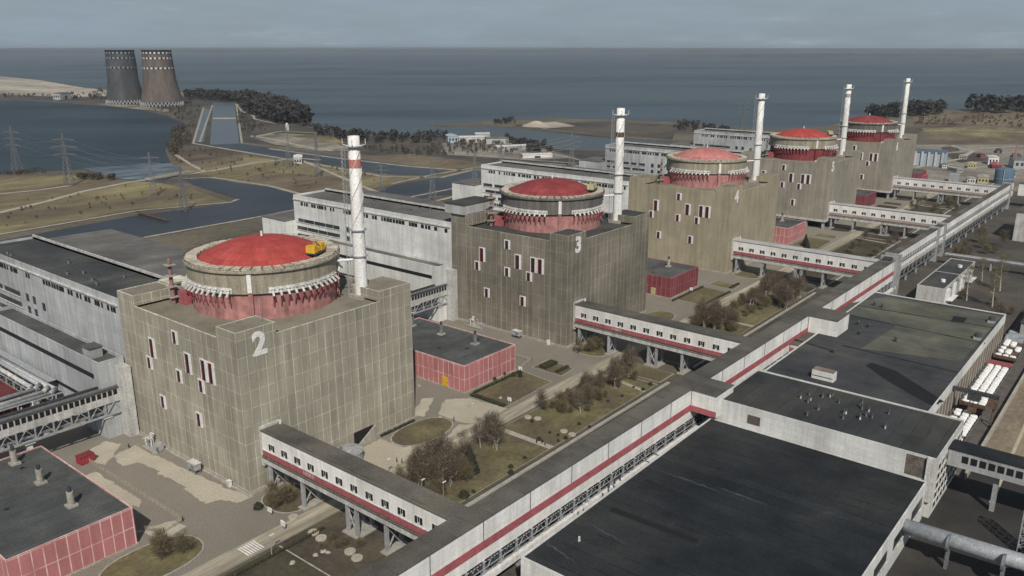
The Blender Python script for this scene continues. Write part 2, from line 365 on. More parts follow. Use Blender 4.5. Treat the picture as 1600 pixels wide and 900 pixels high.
# ------------------------------------------------------------------ terrain and water
struct('reservoir', MB().sheet([(-40000, -40000), (60000, -40000), (60000, 60000), (-40000, 60000)], -1.5), reservoir_m)
shore = [(-330, 112), (-120, 116), (0, 120), (60, 125), (130, 136), (172, 139), (290, 140), (330, 147), (400, 152), (440, 160), (470, 172), (484, 186),
         (483, 198), (520, 206), (560, 212), (600, 213), (690, 211), (740, 212), (790, 214), (840, 222), (870, 232), (945, 235), (1040, 227), (1056, 221),
         (930, 212), (830, 201), (760, 195.5), (700, 196.5), (672, 195.5), (700, 193.8), (765, 188.5), (850, 184.5), (960, 187), (1060, 190), (1130, 199),
         (1200, 202), (1290, 198), (1350, 184), (1420, 174), (1500, 171), (1600, 168), (1800, 164), (2200, 160)]
land = ap(0, *shore) + [(2600, -2600), (-1500, -2600), (-1500, 5200)]
MBland = MB().prism(land, -6, 0)
struct('ground', MBland, ground_m)
# far bank of the reservoir, a low wooded ridge many kilometres off
mb = MB(); pr = None
rnd = random.Random(3)
K = 150
for i in range(K+1):
    a = YAW + R(42) - R(84)*i/K
    d = 15500
    h = 44 + 10*abs(math.sin(i*.21))*rnd.uniform(.5, 1) + (6 if i > 80 else 0)
    c, s_ = math.cos(a), math.sin(a)
    row = [(CP.x+c*d, CP.y+s_*d, -2), (CP.x+c*(d+400), CP.y+s_*(d+400), h), (CP.x+c*(d+5000), CP.y+s_*(d+5000), h*1.2), (CP.x+c*(d+5200), CP.y+s_*(d+5200), -2)]
    b = len(mb.v); mb.v += row
    if i: mb.f += [(b-4+k, b-3+k, b+1+k, b+k) for k in range(3)]
struct('far_shore', mb, farshore_m)
# a nearer tongue of the far bank on the right
mb = MB()
for i in range(61):
    a = YAW + R(-9) - R(24)*i/60
    d = 11000 - 900*math.sin(i*.05)
    h = (8 + 34*min(1, i/25))*(.75+.25*rnd.random())
    c, s_ = math.cos(a), math.sin(a)
    b = len(mb.v); mb.v += [(CP.x+c*d, CP.y+s_*d, -2), (CP.x+c*(d+150), CP.y+s_*(d+150), h), (CP.x+c*(d+1500), CP.y+s_*(d+1500), h), (CP.x+c*(d+1600), CP.y+s_*(d+1600), -2)]
    if i: mb.f += [(b-4+k, b-3+k, b+1+k, b+k) for k in range(3)]
struct('far_headland', mb, farshore_m)

def patch(name, mat, z, *px, kind='structure'): return struct(name, MB().sheet(ap(z, *px), z), mat, kind)
def strip(name, mat, z, wd, *px):
    """a track or bank of width wd along a line"""
    pts = [Vector((*p, z)) for p in ap(z, *px)]; L = []; Rr = []
    for i, q in enumerate(pts):
        d = (pts[min(i+1, len(pts)-1)]-pts[max(i-1, 0)]); d.normalize(); nn = Vector((-d.y, d.x, 0))
        L.append(q+nn*wd/2); Rr.append(q-nn*wd/2)
    mb = MB(); b = [tuple(v) for v in L+Rr]; k = len(L)
    mb.add(b, [(k+i, k+i+1, i+1, i) for i in range(k-1)])
    return struct(name, mb, mat)
# dark scrub land round the canal and woods
patch('scrub_land', darkland, .10, (262, 238), (258, 205), (285, 168), (290, 141), (335, 149), (400, 155), (440, 163), (483, 188), (480, 198), (520, 207), (600, 214), (690, 212), (790, 215), (840, 224), (870, 233), (945, 237), (1040, 229),
      (1058, 221), (1150, 218), (1150, 260), (1000, 270), (760, 262), (560, 240), (470, 232), (380, 222), (310, 236))
patch('scrub_land', darkland, .10, (90, 158), (110, 140), (172, 141), (290, 142), (285, 170), (258, 178), (160, 168))
patch('sand_spit', sandm, .12, (-330, 128), (0, 119), (60, 125), (130, 137), (168, 141), (165, 150), (100, 152), (0, 149), (-330, 152))
patch('sand_spit', darkland, .2, (-330, 150), (0, 147), (90, 151), (85, 157), (0, 155), (-330, 157))
patch('sandy_bank', banksand, .2, (300, 141), (365, 145), (330, 152), (286, 150), (270, 146))
patch('sandy_bank', banksand, .25, (150, 162), (210, 164), (270, 172), (262, 175), (190, 168))
patch('dry_meadow', drygrass, .12, (-60, 375), (0, 365), (210, 327), (362, 317), (300, 296), (245, 285), (180, 282), (160, 272), (0, 277), (-60, 282))
patch('dry_meadow', drygrass, .14, (255, 250), (300, 228), (400, 246), (555, 262), (620, 275), (745, 262), (560, 300), (470, 305), (400, 290), (330, 275), (285, 268))
patch('brown_scrub', drybrown, .16, (255, 248), (290, 226), (380, 236), (380, 250), (330, 262), (280, 268))
patch('brown_scrub', drybrown, .16, (560, 245), (640, 240), (760, 255), (740, 262), (640, 268), (560, 262))
patch('brown_scrub', drybrown, .18, (350, 285), (420, 268), (550, 278), (540, 296), (470, 303))
patch('brown_scrub', drybrown, .16, (0, 308), (130, 300), (210, 282), (150, 280), (60, 290), (0, 297))
# open water inside the land
patch('cooling_pond', pond_m, .22, (-500, 300), (-60, 276), (60, 268), (130, 264), (180, 279), (215, 281), (245, 284), (270, 262), (258, 236), (272, 205), (284, 192), (262, 181), (200, 168), (150, 165), (95, 160), (0, 156), (-500, 168))
patch('outfall_channel', foam_m, .26, (130, 263), (200, 258), (268, 255), (292, 268), (245, 286), (215, 281), (180, 279))
patch('intake_canal', canal_far, .3, (333, 160), (366, 161), (374, 224), (328, 226))
patch('canal', canal_m, .28, (328, 226), (374, 224), (440, 233), (560, 248), (640, 258), (700, 268), (670, 274), (600, 272), (480, 252), (400, 240))
patch('canal', canal_m, .28, (-80, 396), (0, 376), (210, 337), (362, 318), (372, 311), (300, 288), (290, 280), (330, 280), (420, 292), (475, 305), (475, 324), (400, 338), (230, 369), (120, 380), (0, 391))
patch('canal', canal_m, .28, (560, 316), (612, 290), (760, 264), (790, 266), (770, 300), (690, 304), (630, 314))
patch('narrow_canal', canal_far, .3, (318, 170), (328, 170), (318, 222), (306, 222))
# banks, tracks
strip('canal_bank', bank_m, .34, 6, (302, 224), (480, 254), (600, 276), (690, 277), (745, 264))
strip('canal_bank', bank_m, .34, 6, (420, 232), (520, 246), (640, 260), (720, 266))
strip('canal_bank', bank_m, .34, 3, (312, 222), (332, 164))
strip('canal_bank', bank_m, .34, 3.5, (302, 224), (318, 168))
strip('canal_bank', bank_m, .34, 3, (378, 224), (369, 162))
strip('canal_bank', bank_m, .34, 4, (-60, 378), (0, 366), (215, 329), (360, 316), (372, 311))
strip('canal_bank', bank_m, .34, 5, (290, 279), (330, 277), (420, 290), (480, 306))
strip('canal_bank', bank_m, .34, 4, (225, 371), (330, 352), (400, 339.5), (480, 324))
strip('canal_bank', bank_m, .34, 4, (560, 318), (640, 308), (760, 284))
strip('canal_bank', bank_m, .34, 4, (612, 287), (680, 272), (765, 258))
strip('track', pathm, .4, 7, (-60, 342), (0, 332), (75, 314), (130, 299), (200, 285), (255, 277), (330, 267), (400, 254), (465, 247), (500, 250))
strip('track', pathm, .38, 5, (-40, 306), (0, 303), (60, 297), (110, 290))
strip('track', pathm, .38, 4, (275, 242), (300, 258), (320, 268))
strip('track', pathm, .38, 4, (370, 163), (378, 174), (396, 181), (398, 186), (430, 193))
strip('track', pathm, .38, 6, (392, 212), (430, 218), (470, 228), (520, 236))
strip('track', pathm, .38, 6, (392, 214), (440, 205), (500, 208))
strip('track', pathm, .38, 5, (470, 250), (640, 322), (690, 312), (765, 292))
patch('sandy_bank', banksand, .3, (392, 214), (420, 208), (520, 222), (560, 236), (500, 236), (430, 226))
patch('dry_meadow', drygrass, .24, (430, 207), (520, 213), (540, 224), (470, 226))
# harbour ground and outer mole
patch('dry_meadow', darkland, .14, (820, 192), (960, 191), (1060, 195), (1050, 218), (960, 209), (860, 202), (800, 198))
patch('sand_heap_ground', sandm, .2, (815, 194), (868, 190), (900, 197), (850, 201))
patch('harbour_hardstanding', pave_m, .16, (690, 224), (770, 219), (850, 232), (900, 246), (830, 250), (700, 242))
for q in ((780, 250, 1000, 262), (800, 272, 960, 250), (690, 236, 900, 255), (860, 240, 985, 262)):
    strip('track', pathm, .3, 4, q[:2], ((q[0]+q[2])/2, (q[1]+q[3])/2+2), q[2:])
# far right
patch('brown_scrub', drybrown, .10, (1425, 176), (1500, 173), (1600, 170), (1800, 166), (1800, 262), (1600, 236), (1430, 214))
patch('dry_meadow', drygrass, .2, (1440, 200), (1560, 198), (1660, 210), (1600, 220), (1450, 210))
patch('hardstanding', pave_m, .16, (1426, 226), (1600, 226), (1800, 236), (1800, 320), (1600, 300), (1440, 290), (1420, 275))
for q in (((1430, 228), (1480, 226), (1530, 232), (1600, 228)), ((1430, 262), (1500, 248), (1520, 236), (1480, 226)), ((1440, 205), (1500, 203), (1600, 206)), ((1450, 252), (1520, 262), (1600, 256)), ((1440, 190), (1540, 193), (1640, 198))):
    strip('track', pathm, .3, 6, *q)
patch('scrub_land', darkland, .22, (1470, 240), (1520, 238), (1560, 250), (1500, 254))
patch('scrub_land', darkland, .22, (1470, 230), (1495, 228), (1500, 236), (1474, 238))

# station yards, roads, lawns -- in metres, one bay per reactor block
X0, X1 = -330, 900
def rect(name, mat, z, x0, y0, x1, y1): return struct(name, MB().sheet([(x0, y0), (x1, y0), (x1, y1), (x0, y1)], z), mat)
rect('yard', yard_m, .05, X0, -27, X1, 190)
rect('service_strip', yard_dk, .05, X0, -90, X1, -51)
rect('works_yard', yard_dk, .045, -200, -142, 700, -90)
rect('works_yard', asph_d, .05, -200, -260, 700, -142)
struct('road', MB().sheet([(X0, -26.5), (X1, -26.5), (X1, -20), (X0, -20)], .09), road_m)
def loft(cx, cy, rx, ry, n=20, p=2.6):
    out = []
    for i in range(n):
        a = 2*math.pi*i/n; c, s_ = math.cos(a), math.sin(a)
        out.append((cx+rx*math.copysign(abs(c)**(2/p), c), cy+ry*math.copysign(abs(s_)**(2/p), s_)))
    return out
def kerbed(name, mat, poly, h=.12):
    """lawn inside a raised concrete kerb"""
    struct('kerb', MB().prism(poly, 0, h), conc)
    c = (sum(p[0] for p in poly)/len(poly), sum(p[1] for p in poly)/len(poly))
    def inn(p):
        d = math.hypot(p[0]-c[0], p[1]-c[1]); k = max(0, (d-.45)/d); return (c[0]+(p[0]-c[0])*k, c[1]+(p[1]-c[1])*k)
    return struct(name, MB().sheet([inn(p) for p in poly], h+.012), mat)
for k in range(-1, 5):
    x = S*k
    lm = lawn_m if k in (0, 1) else lawn_d
    kerbed('lawn', lm, [(x+14, -50), (x+146, -50), (x+146, -28), (x+88, -28), (x+60, -27.6), (x+36, -30), (x+14, -38)])
    if k == 0:
        struct('bare_ground', MB().sheet([(-60, -52), (14, -52), (14, -36), (13, -29), (8, -27.2), (-12, -27.2), (-40, -28), (-60, -27.5)], .07), earth_m)
    else: kerbed('lawn', lm, [(x-8, -50), (x+3.5, -50), (x+3.5, -28.5), (x-8, -28.5)])
    if k == -1: continue
    kerbed('lawn', lawn_m if k < 3 else lawn_d, loft(x+60.5, -9.2, 12.5, 7.4, p=2.2))
    kerbed('lawn', lawn_m if k < 3 else lawn_d, [(x+94, -1), (x+124, -1.6), (x+122.5, -17.5), (x+93, -18.6)])
    kerbed('lawn', lawn_m if k < 3 else lawn_d, [(x+129.5, -2), (x+140.5, -2), (x+139, -16), (x+129.5, -17)])
    kerbed('lawn', lawn_m if k < 3 else lawn_d, loft(x+6, -10.5, 7.5, 8, p=2.4))
    struct('footpath', MB().sheet([(x+77, -50), (x+79.5, -50), (x+79.5, -28), (x+77, -28)], .152), pathm)
    struct('footpath', MB().sheet([(x+136, -50), (x+138, -50), (x+142, -28), (x+140, -28)], .152), pathm)
    struct('duct_cover_strip', MB().box(x+14, -53.4, 0, x+150, -52.2, .5), conc)
kerbed('lawn', lawn_m, loft(-34.5, -9.0, 13, 8.2, p=2.4))
# pale slabs of concrete round the nearest block
struct('concrete_apron', MB().sheet([(-14, 54), (-5.5, 56), (-4.5, 40), (-3.5, 22), (-2, 6), (0, -1.5), (-5, -1), (-7, 4), (-11, 5.5), (-10.5, 18), (-9.5, 18), (-10.5, 33), (-9.4, 33), (-11, 44), (-15, 45)], .062), brightc)
struct('concrete_apron', MB().sheet([(-22, 62), (-10, 66), (-8, 60), (-18, 50)], .061), brightc)
struct('concrete_apron', MB().sheet([(67, 3), (80, 10), (83, 7), (69, -1.5)], .062), brightc)
struct('concrete_apron', MB().sheet([(73.5, -4), (84, 3), (91, -3), (92.5, -19), (92.5, -19.8), (76.2, -19.8), (73.5, -13)], .062), brightc)
struct('concrete_apron', MB().sheet([(36.5, -3.5), (47.5, -2.2), (48.5, -13), (56, -17.2), (66, -17.6), (72, -15), (76, -19.8), (26, -19.8), (28, -13)], .062), brightc)
struct('concrete_apron', MB().sheet([(-27, 48), (-22, 48), (-21.5, 22), (-24, 18), (-27, 30)], .061), brightc)
struct('concrete_apron', MB().sheet([(-31, 8), (-21, 4), (-20.5, -1), (-27, -2)], .061), brightc)
for o in [q for q in bpy.data.objects if q.name.startswith('concrete_apron')]:
    r_ = random.Random(o.name); pts = [v.co.copy() for v in o.data.vertices]; out = []
    for a, b in zip(pts, pts[1:]+pts[:1]):
        k2 = max(1, int((b-a).length/1.3)); nn = Vector((-(b-a).y, (b-a).x, 0)).normalized()
        for i in range(k2): out.append(tuple(a.lerp(b, i/k2)+nn*r_.uniform(-.45, .45)*(0 if i == 0 else 1)))
    me = bpy.data.meshes.new('concrete_apron'); me.from_pydata(out, [], [tuple(range(len(out)))]); me.materials.append(brightc); o.data = me
struct('plinth_kerb', MB().box(-1.2, -1.2, 0, 0, 66, .35), conc)
for i in range(7):
    struct('crossing_stripe', MB().sheet([(-18+i*.75, -25.6), (-17.6+i*.75, -25.6), (-17.6+i*.75, -20.8), (-18+i*.75, -20.8)], .1), whitem)
# rail strip and embankment beyond the workshops
rect('rail_bed', M('ballast', (.11, .098, .09), .3, .3), .06, 140, -158, 420, -143.5)
for yy in (-145.2, -146.8): struct('rail', MB().box(140, yy-.06, .06, 420, yy+.06, .24), rust)
struct('embankment', MB().sheet([(150, -157.5), (420, -153), (420, -330), (175, -330)], .058), soil_m)
struct('verge_line', MB().sheet([(130, -166), (420, -161), (420, -162), (130, -167)], .07), M('worn_line', (.42, .38, .28), .2))

# ------------------------------------------------------------------ reactor blocks
FAC = [facade, facade_dark, facade_warm, facade_grey, facade_grey]
ROOF = [roof_olive, roof_dark3, roof_olive, roof_olive, roof_olive]
DOME = [dome_red, dome_red_dull, dome_pink, dome_red, dome_red_dull]
DLOW = [drum_pink, drum_pink, drum_pink, drum_red, drum_red]
DUP = [drum_conc, drum_conc_dk, drum_conc, drum_conc, drum_conc_dk]
HR = 45.0
WINS = [(47.3, 34.0, 3.7, 6.6), (50.2, 28.4, 3.4, 4.2), (32.6, 40.8, 3.4, 4.2), (26.6, 34.0, 3.7, 6.6), (32.6, 28.4, 3.4, 4.2),
        (18.0, 34.0, 3.6, 6.8), (14.2, 34.0, 3.6, 6.8), (20.4, 28.4, 3.4, 4.2), (44.6, 16.6, 3.4, 4.4), (23.8, 16.6, 3.4, 4.6)]
win_cache = {}
def frame_mesh(wd, h):
    key = (wd, h)
    if key not in win_cache:
        t = 1.0; d = .3
        f = MB(); f.box(-d, -wd/2, -h/2, .0, -wd/2+t, h/2); f.box(-.14, wd/2-.35, -h/2, 0, wd/2, h/2)
        f.box(-d*.8, -wd/2+t, h/2-.4, 0, wd/2-.35, h/2)
        p = MB().box(-.05, -wd/2+t, -h/2, 0, wd/2-.35, h/2-.35)
        q = MB().box(-.09, wd/2-.35-.55, -h/2, -.05, wd/2-.35, h/2-.5)
        win_cache[key] = (f.mesh('frame', whitem), p.mesh('pane', winpane), q.mesh('sash', winred))
    return win_cache[key]
# the steep caps of the prestressing tendons: a sloping box with a stub of pipe
tb = MB()
ml = Matrix.Rotation(R(-42), 3, 'Y')
tb.cbox((.85, 0, -.6), (2.2, .62, .42), mat=Matrix.Rotation(R(44), 3, 'Y'))
tb.cbox((.3, 0, .55), (.6, 1.2, .25), mat=Matrix.Rotation(R(12), 3, 'Y'))
tendon_me = tb.mesh('tendon_cap', white_dirty)
tendon_pipe_me = MB().tube((1.5, 0, -.9), (.6, 0, -4.0), .2, n=6).mesh('tendon_pipe', band_red)
C0 = (33, 33)
drum_low = {}; shared = {}
def lazy(key, fn):
    if key not in shared: shared[key] = fn()
    return shared[key]
labels2 = {2: 'nearest square concrete reactor block numbered 2, with bright red dome and yellow cart',
           3: 'square concrete reactor block numbered 3, cloud shade painted in, with a dull red dome',
           4: 'olive square concrete reactor block numbered 4 with a faded pink dome',
           5: 'grey-brown square reactor block numbered 5 with red lower drum, between the olive and farthest blocks',
           6: 'farthest square reactor block, numbered 6, with a dull red dome and red lower drum'}
for k, num in enumerate(UN):
    x = S*k
    t = thing('reactor_building', labels2[num], 'reactor building', (x, 0, 0), group='reactor blocks in a row')
    z0 = 0 if k < 3 else 5.5
    mb = MB().prism([(0, 0), (66, 0), (66, 66), (0, 66)], z0, HR)
    mb.ring4(0, 0, 66, 66, HR, HR+.8, .6)
    mb.build('wall', FAC[k], t)
    # raised corner towers
    hh = 48.8
    for nm, (a, b, c, d), top in (('corner_tower', (0, 0, 13.0, 9.6), hh), ('corner_tower', (52.2, 0, 66, 13.4), hh), ('corner_tower', (0, 55.8, 13.8, 66), hh if k != 1 else 50.5)):
        m2 = MB().box(a-.02, b-.02, HR+.83, c+.02, d+.02, top); m2.ring4(a-.02, b-.02, c+.02, d+.02, top, top+.35, .4)
        o = m2.build(nm, FAC[k], t)
        MB().box(a+.4, b+.4, top, c-.4, d-.4, top+.06).build('tower_roof', ROOF[k], o)
    if k == 1:
        o = MB().box(-1, 57, 50.9, 20, 69, 55.2).build('plant_room', greyp, t)
        MB().box(-1.3, 56.7, 55.2, 20.3, 69.3, 55.6).build('plant_room_roof', roof_dark3, o)
    if k == 0:
        o = MB().box(14.2, 59, HR+.2, 22, 66.4, 49.5).build('plant_room', FAC[0], t)
        for i in range(2): MB().box(15+i*3.4, 58.7, HR+1, 17.6+i*3.4, 59, 48.6).build('panel_door', conc, o)
    MB().sheet([(.6, .6), (65.4, .6), (65.4, 65.4), (.6, 65.4)], HR+.06).build('roof', ROOF[k], t)
    # containment
    prof = [(22.6, HR+.05), (22.6, 53.4)]
    lo_ = put('lower_drum', lazy(('low', id(DLOW[k])), lambda: MB().lathe(prof, 72, C0).mesh('lower_drum', DLOW[k], True)), t)
    put('upper_drum', lazy(('up', id(DUP[k])), lambda: MB().lathe([(22.55, 53.4), (23.5, 53.4), (23.5, 59.7), (24.3, 59.85), (24.3, 60.45), (23.9, 60.6), (20.0, 60.6), (20.0, 59.2)], 72, C0).mesh('upper_drum', DUP[k])), t)
    def slabs():
        m2 = MB(); rr = random.Random(5)
        nS = 46
        for i in range(nS):
            a = 2*math.pi*i/nS; g = .016
            m2.arc(C0, 20.05+rr.uniform(0, .25), 23.4+rr.uniform(-.3, .3), 60.6, 61.0+rr.uniform(0, .2), a+g, a+2*math.pi/nS-g, 2)
        return m2.mesh('rim_slabs', ring_cream)
    put('rim_slabs', lazy('slabs', slabs), t)
    def rail():
        m2 = MB()
        for i in range(72):
            a, b = 2*math.pi*i/72, 2*math.pi*(i+1)/72
            pa = (33+24.1*math.cos(a), 33+24.1*math.sin(a)); pb = (33+24.1*math.cos(b), 33+24.1*math.sin(b))
            m2.tube((*pa, 61.3), (*pb, 61.3), .06, n=4); m2.tube((*pa, 60.5), (*pa, 61.3), .05, n=4)
        return m2.mesh('rim_railing', steel_d)
    put('rim_railing', lazy('rail', rail), t)
    def domem():
        base, top, rad = 60.2, 65.9, 20.0
        hcap = top-base; Rs = (rad*rad+hcap*hcap)/(2*hcap); pr_ = []
        for i in range(15):
            r_ = rad*(1-i/14); pr_.append((max(r_, .02), base-(Rs-hcap)+math.sqrt(Rs*Rs-r_*r_)))
        return MB().lathe(pr_, 72, C0).mesh('dome', DOME[k], True)
    dm = put('dome', lazy(('dome', id(DOME[k])), domem), t)
    MB().tube((33, 33, 66), (33, 33, 67.6), .35, n=8).build('dome_cap', whitem, dm)
    # white bands and tendon caps in four banks between the diagonals
    for q in range(4):
        a0 = R(225+90*q+13); a1 = R(225+90*q+77)
        b = MB().arc(C0, 23.52, 23.75, 53.5, 55.3, a0, a1, 18).build('tendon_band', white_dirty, t)
        nb = 12
        for i in range(nb):
            a = a0+(a1-a0)*(i+.55)/nb
            o = put('tendon_cap', tendon_me, b, (33+23.7*math.cos(a), 33+23.7*math.sin(a), 54.2), a)
            if q in (0, 3): put('tendon_pipe', tendon_pipe_me, b, (33+22.7*math.cos(a), 33+22.7*math.sin(a), 53.4), a)
    for q in range(4): MB().arc(C0, 22.62, 22.8, 53.0, 53.3, R(225+90*q-13), R(225+90*q+13), 6).build('pipe_ring', darkm, t)
    for aa in (225, 315):
        c, s_ = math.cos(R(aa)), math.sin(R(aa))
        o = MB().cbox((33+23.75*c, 33+23.75*s_, 56.7), (.7, 1.3, 5.6), R(aa)).build('riser_duct', whitem, t)
        MB().cbox((33+23.2*c, 33+23.2*s_, 49.4), (.9, 1.3, 8.6), R(aa)).build('duct_foot', DLOW[k], o)
    # guard rail hut at the drum's foot, antenna
    o = MB()
    o.box(9.5, 13.0, HR+.06, 13, 14.4, HR+1.2); o.build('vent_housing', white_dirty, t)
    MB().tube((11, 4, 48.8), (11, 4, 56), .09, n=5).build('antenna', steel_l, t)
    # flanged mast and small plant beside the drum
    o = MB().tube((10.5, 50.8, HR), (10.5, 50.8, 60), .75, .55, 8).build('vent_mast', mastm if k < 3 else steel, t)
    for zz in (47.5, 51, 54.5, 58): MB().cbox((10.5, 50.8, zz), (2.8, 2.8, .3)).build('mast_platform', conc, o)
    o = MB().box(12, 46.5, HR+.06, 15, 50.5, 49.2).build('pipe_cage', band_red, t)
    MB().box(11.6, 52, HR+.06, 16.5, 54, 50).build('fan_housing', FAC[k], t)
    # window boxes
    for (yc, zc, ww, h) in WINS:
        if k >= 3 and zc-h/2 < 7: continue
        f, p_, q_ = frame_mesh(ww, h)
        wo = put('window', f, t, (0, yc, zc)); put('pane', p_, wo); put('sash', q_, wo)
    lettering('number', str(num), 9.3, whitem, t, (7.3 if k < 2 else 6.0, -.05, 44.0 if k < 2 else 43.2), '-y', bold=.36)
    # ground-floor works
    if k < 3:
        MB().box(-.4, -.4, 0, 66.4, 66.4, .9).build('plinth', conc, t)
        MB().box(38.5, -.9, 0, 46.5, -.42, 5.0).build('vehicle_door', darkm, t)
        MB().add([(38.5, -1.5, 0), (46.7, -1.5, 0), (46.7, -1.5, 5.1), (38.5, -1.0, 0), (46.7, -1.0, 0), (46.7, -1.0, 5.1)], [(0, 1, 2), (5, 4, 3), (0, 3, 4, 1), (1, 4, 5, 2), (2, 5, 3, 0)]).build('ramp_wall', conc, t)
    else:
        MB().box(-.8, -.8, 5.0, 66.8, 66.8, 6.4).build('floor_beam', offwhite, t)
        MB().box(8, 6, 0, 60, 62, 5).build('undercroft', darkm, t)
        for cx_ in (1, 13, 26, 39, 52, 65):
            MB().box(cx_-.8, .2, 0, cx_+.8, 1.8, 5).build('column', pier_c, t)
            if cx_ > 1: MB().box(.2, cx_-.8, 0, 1.8, cx_+.8, 5).build('column', pier_c, t)

# yellow carts on the rims
def rim_cart(x, ang, body, label, r=19.0):
    c, s_ = math.cos(ang), math.sin(ang)
    t = thing('rim_cart', label, 'maintenance cart', (x+33+r*c, 33+r*s_, 61.0), ang, 'carts on the dome rims')
    f = MB().cbox((0, 0, 1.0), (3.4, 7.0, .5)); f.build('chassis', steel_d, t)
    b = MB().cbox((-.2, -2.3, 2.35), (3.0, 2.2, 2.2)); b.cbox((-.2, 2.3, 2.35), (3.0, 2.2, 2.2)); b.cbox((-.2, 0, 1.9), (2.6, 2.6, 1.2)); b.build('body', body, t)
    m_ = MB(); m_.tube((1, -1, 2.6), (0, 0, 4.4), .12); m_.tube((1, 1, 2.6), (0, 0, 4.4), .12); m_.tube((-1, 0, 2.6), (0, 0, 4.4), .12); m_.build('hoist_frame', rust, t)
    for sx_ in (-1.2, 1.2):
        for sy_ in (-2.6, 2.6): MB().tube((sx_-.2, sy_, .42), (sx_+.2, sy_, .42), .42, n=12).build('wheel', steel_d, t)
rim_cart(0, R(294), yellow, 'bright yellow maintenance cart on the rim of the red dome of the nearest block')
rim_cart(S, R(290), yellow_f, 'faded yellow maintenance cart on the dome rim of the second block')
rim_cart(3*S, R(300), yellow_f, 'pale yellow cart on the dome rim of the fourth block')

# ------------------------------------------------------------------ vent stacks
sl = {2: 'tall white vent stack with a red band on the roof of the nearest block', 3: 'tall white vent stack with rusty collar on the roof of the second block',
      4: 'tall white vent stack on the roof of the third block', 5: 'tall white vent stack on the roof of the fourth block', 6: 'tall white vent stack on the roof of the farthest block, farthest of the five'}
for k, num in enumerate(UN):
    t = thing('vent_stack', sl[num], 'chimney', (S*k+53.8, 10.35, 45.06), group='white vent stacks')
    H = 97.4-45.06
    MB().lathe([(2.15, 1.2), (2.12, 10), (1.95, 30), (1.8, H), (1.5, H), (1.5, H-2)], 28).build('shaft', whitem, t, True)
    MB().cbox((0, 0, .6), (6, 6, 1.2)).build('plinth', conc, t)
    for q in range(3):
        st_ = MB(); pts = []
        for i in range(0, 41):
            a = 2*math.pi*(q/3+i/40*1.15); z = 20+(H-24)*i/40; r_ = 2.1-.25*i/40
            pts.append((r_*math.cos(a), r_*math.sin(a), z))
        st_.path(pts, .17, 4); st_.build('spiral_strake', white_dirty, t)
    if num == 2: MB().lathe([(1.92, H-9.8), (1.95, H-9.8), (1.95, H-7.1), (1.9, H-7.1)], 28).build('red_band', stack_red, t)
    if num == 3: MB().lathe([(1.92, H-12.8), (1.97, H-12.8), (1.97, H-10.6), (1.9, H-10.6)], 28).build('rusty_band', rust, t)
    if num == 5: MB().lathe([(1.92, H-9.0), (1.97, H-9.0), (1.97, H-6.6), (1.9, H-6.6)], 28).build('grey_band', steel_l, t)
    for zz, rr_ in ((14.0, 2.7), (22.5, 2.7), (H-3.2, 2.9)):
        MB().lathe([(1.9, zz), (rr_, zz), (rr_, zz+.25), (1.9, zz+.25)], 20).build('platform', steel_l, t)
    for a in (0, 90, 180, 270):
        c, s_ = math.cos(R(a+40)), math.sin(R(a+40)); ar = MB()
        ar.tube((1.8*c, 1.8*s_, H-3), (3.6*c, 3.6*s_, H-2.6), .14); ar.tube((3.6*c, 3.6*s_, H-2.6), (3.6*c, 3.6*s_, H-.8), .14); ar.build('lamp_bracket', white_dirty, t)
    ld_ = MB()
    lx, ly = -2.3, 1.9
    for dx, dy in ((0, 0), (-.9, .75), (-.2, 1.05)): ld_.tube((lx+dx, ly+dy, 0), (lx+dx*.9, ly+dy*.9, H-3), .07, n=4)
    for i in range(36):
        z = i*1.35; ld_.tube((lx, ly, z), (lx-.9, ly+.75, z+1.2), .05, n=4); ld_.tube((lx-.9, ly+.75, z), (lx-.2, ly+1.05, z+1.2), .05, n=4)
    ld_.build('ladder_cage', steel_l, t)
    MB().path([(-2, .8, 13), (-8, 6, 12.6), (-9.2, 7, 10.5)], .4, 8).build('exhaust_duct', whitem, t)

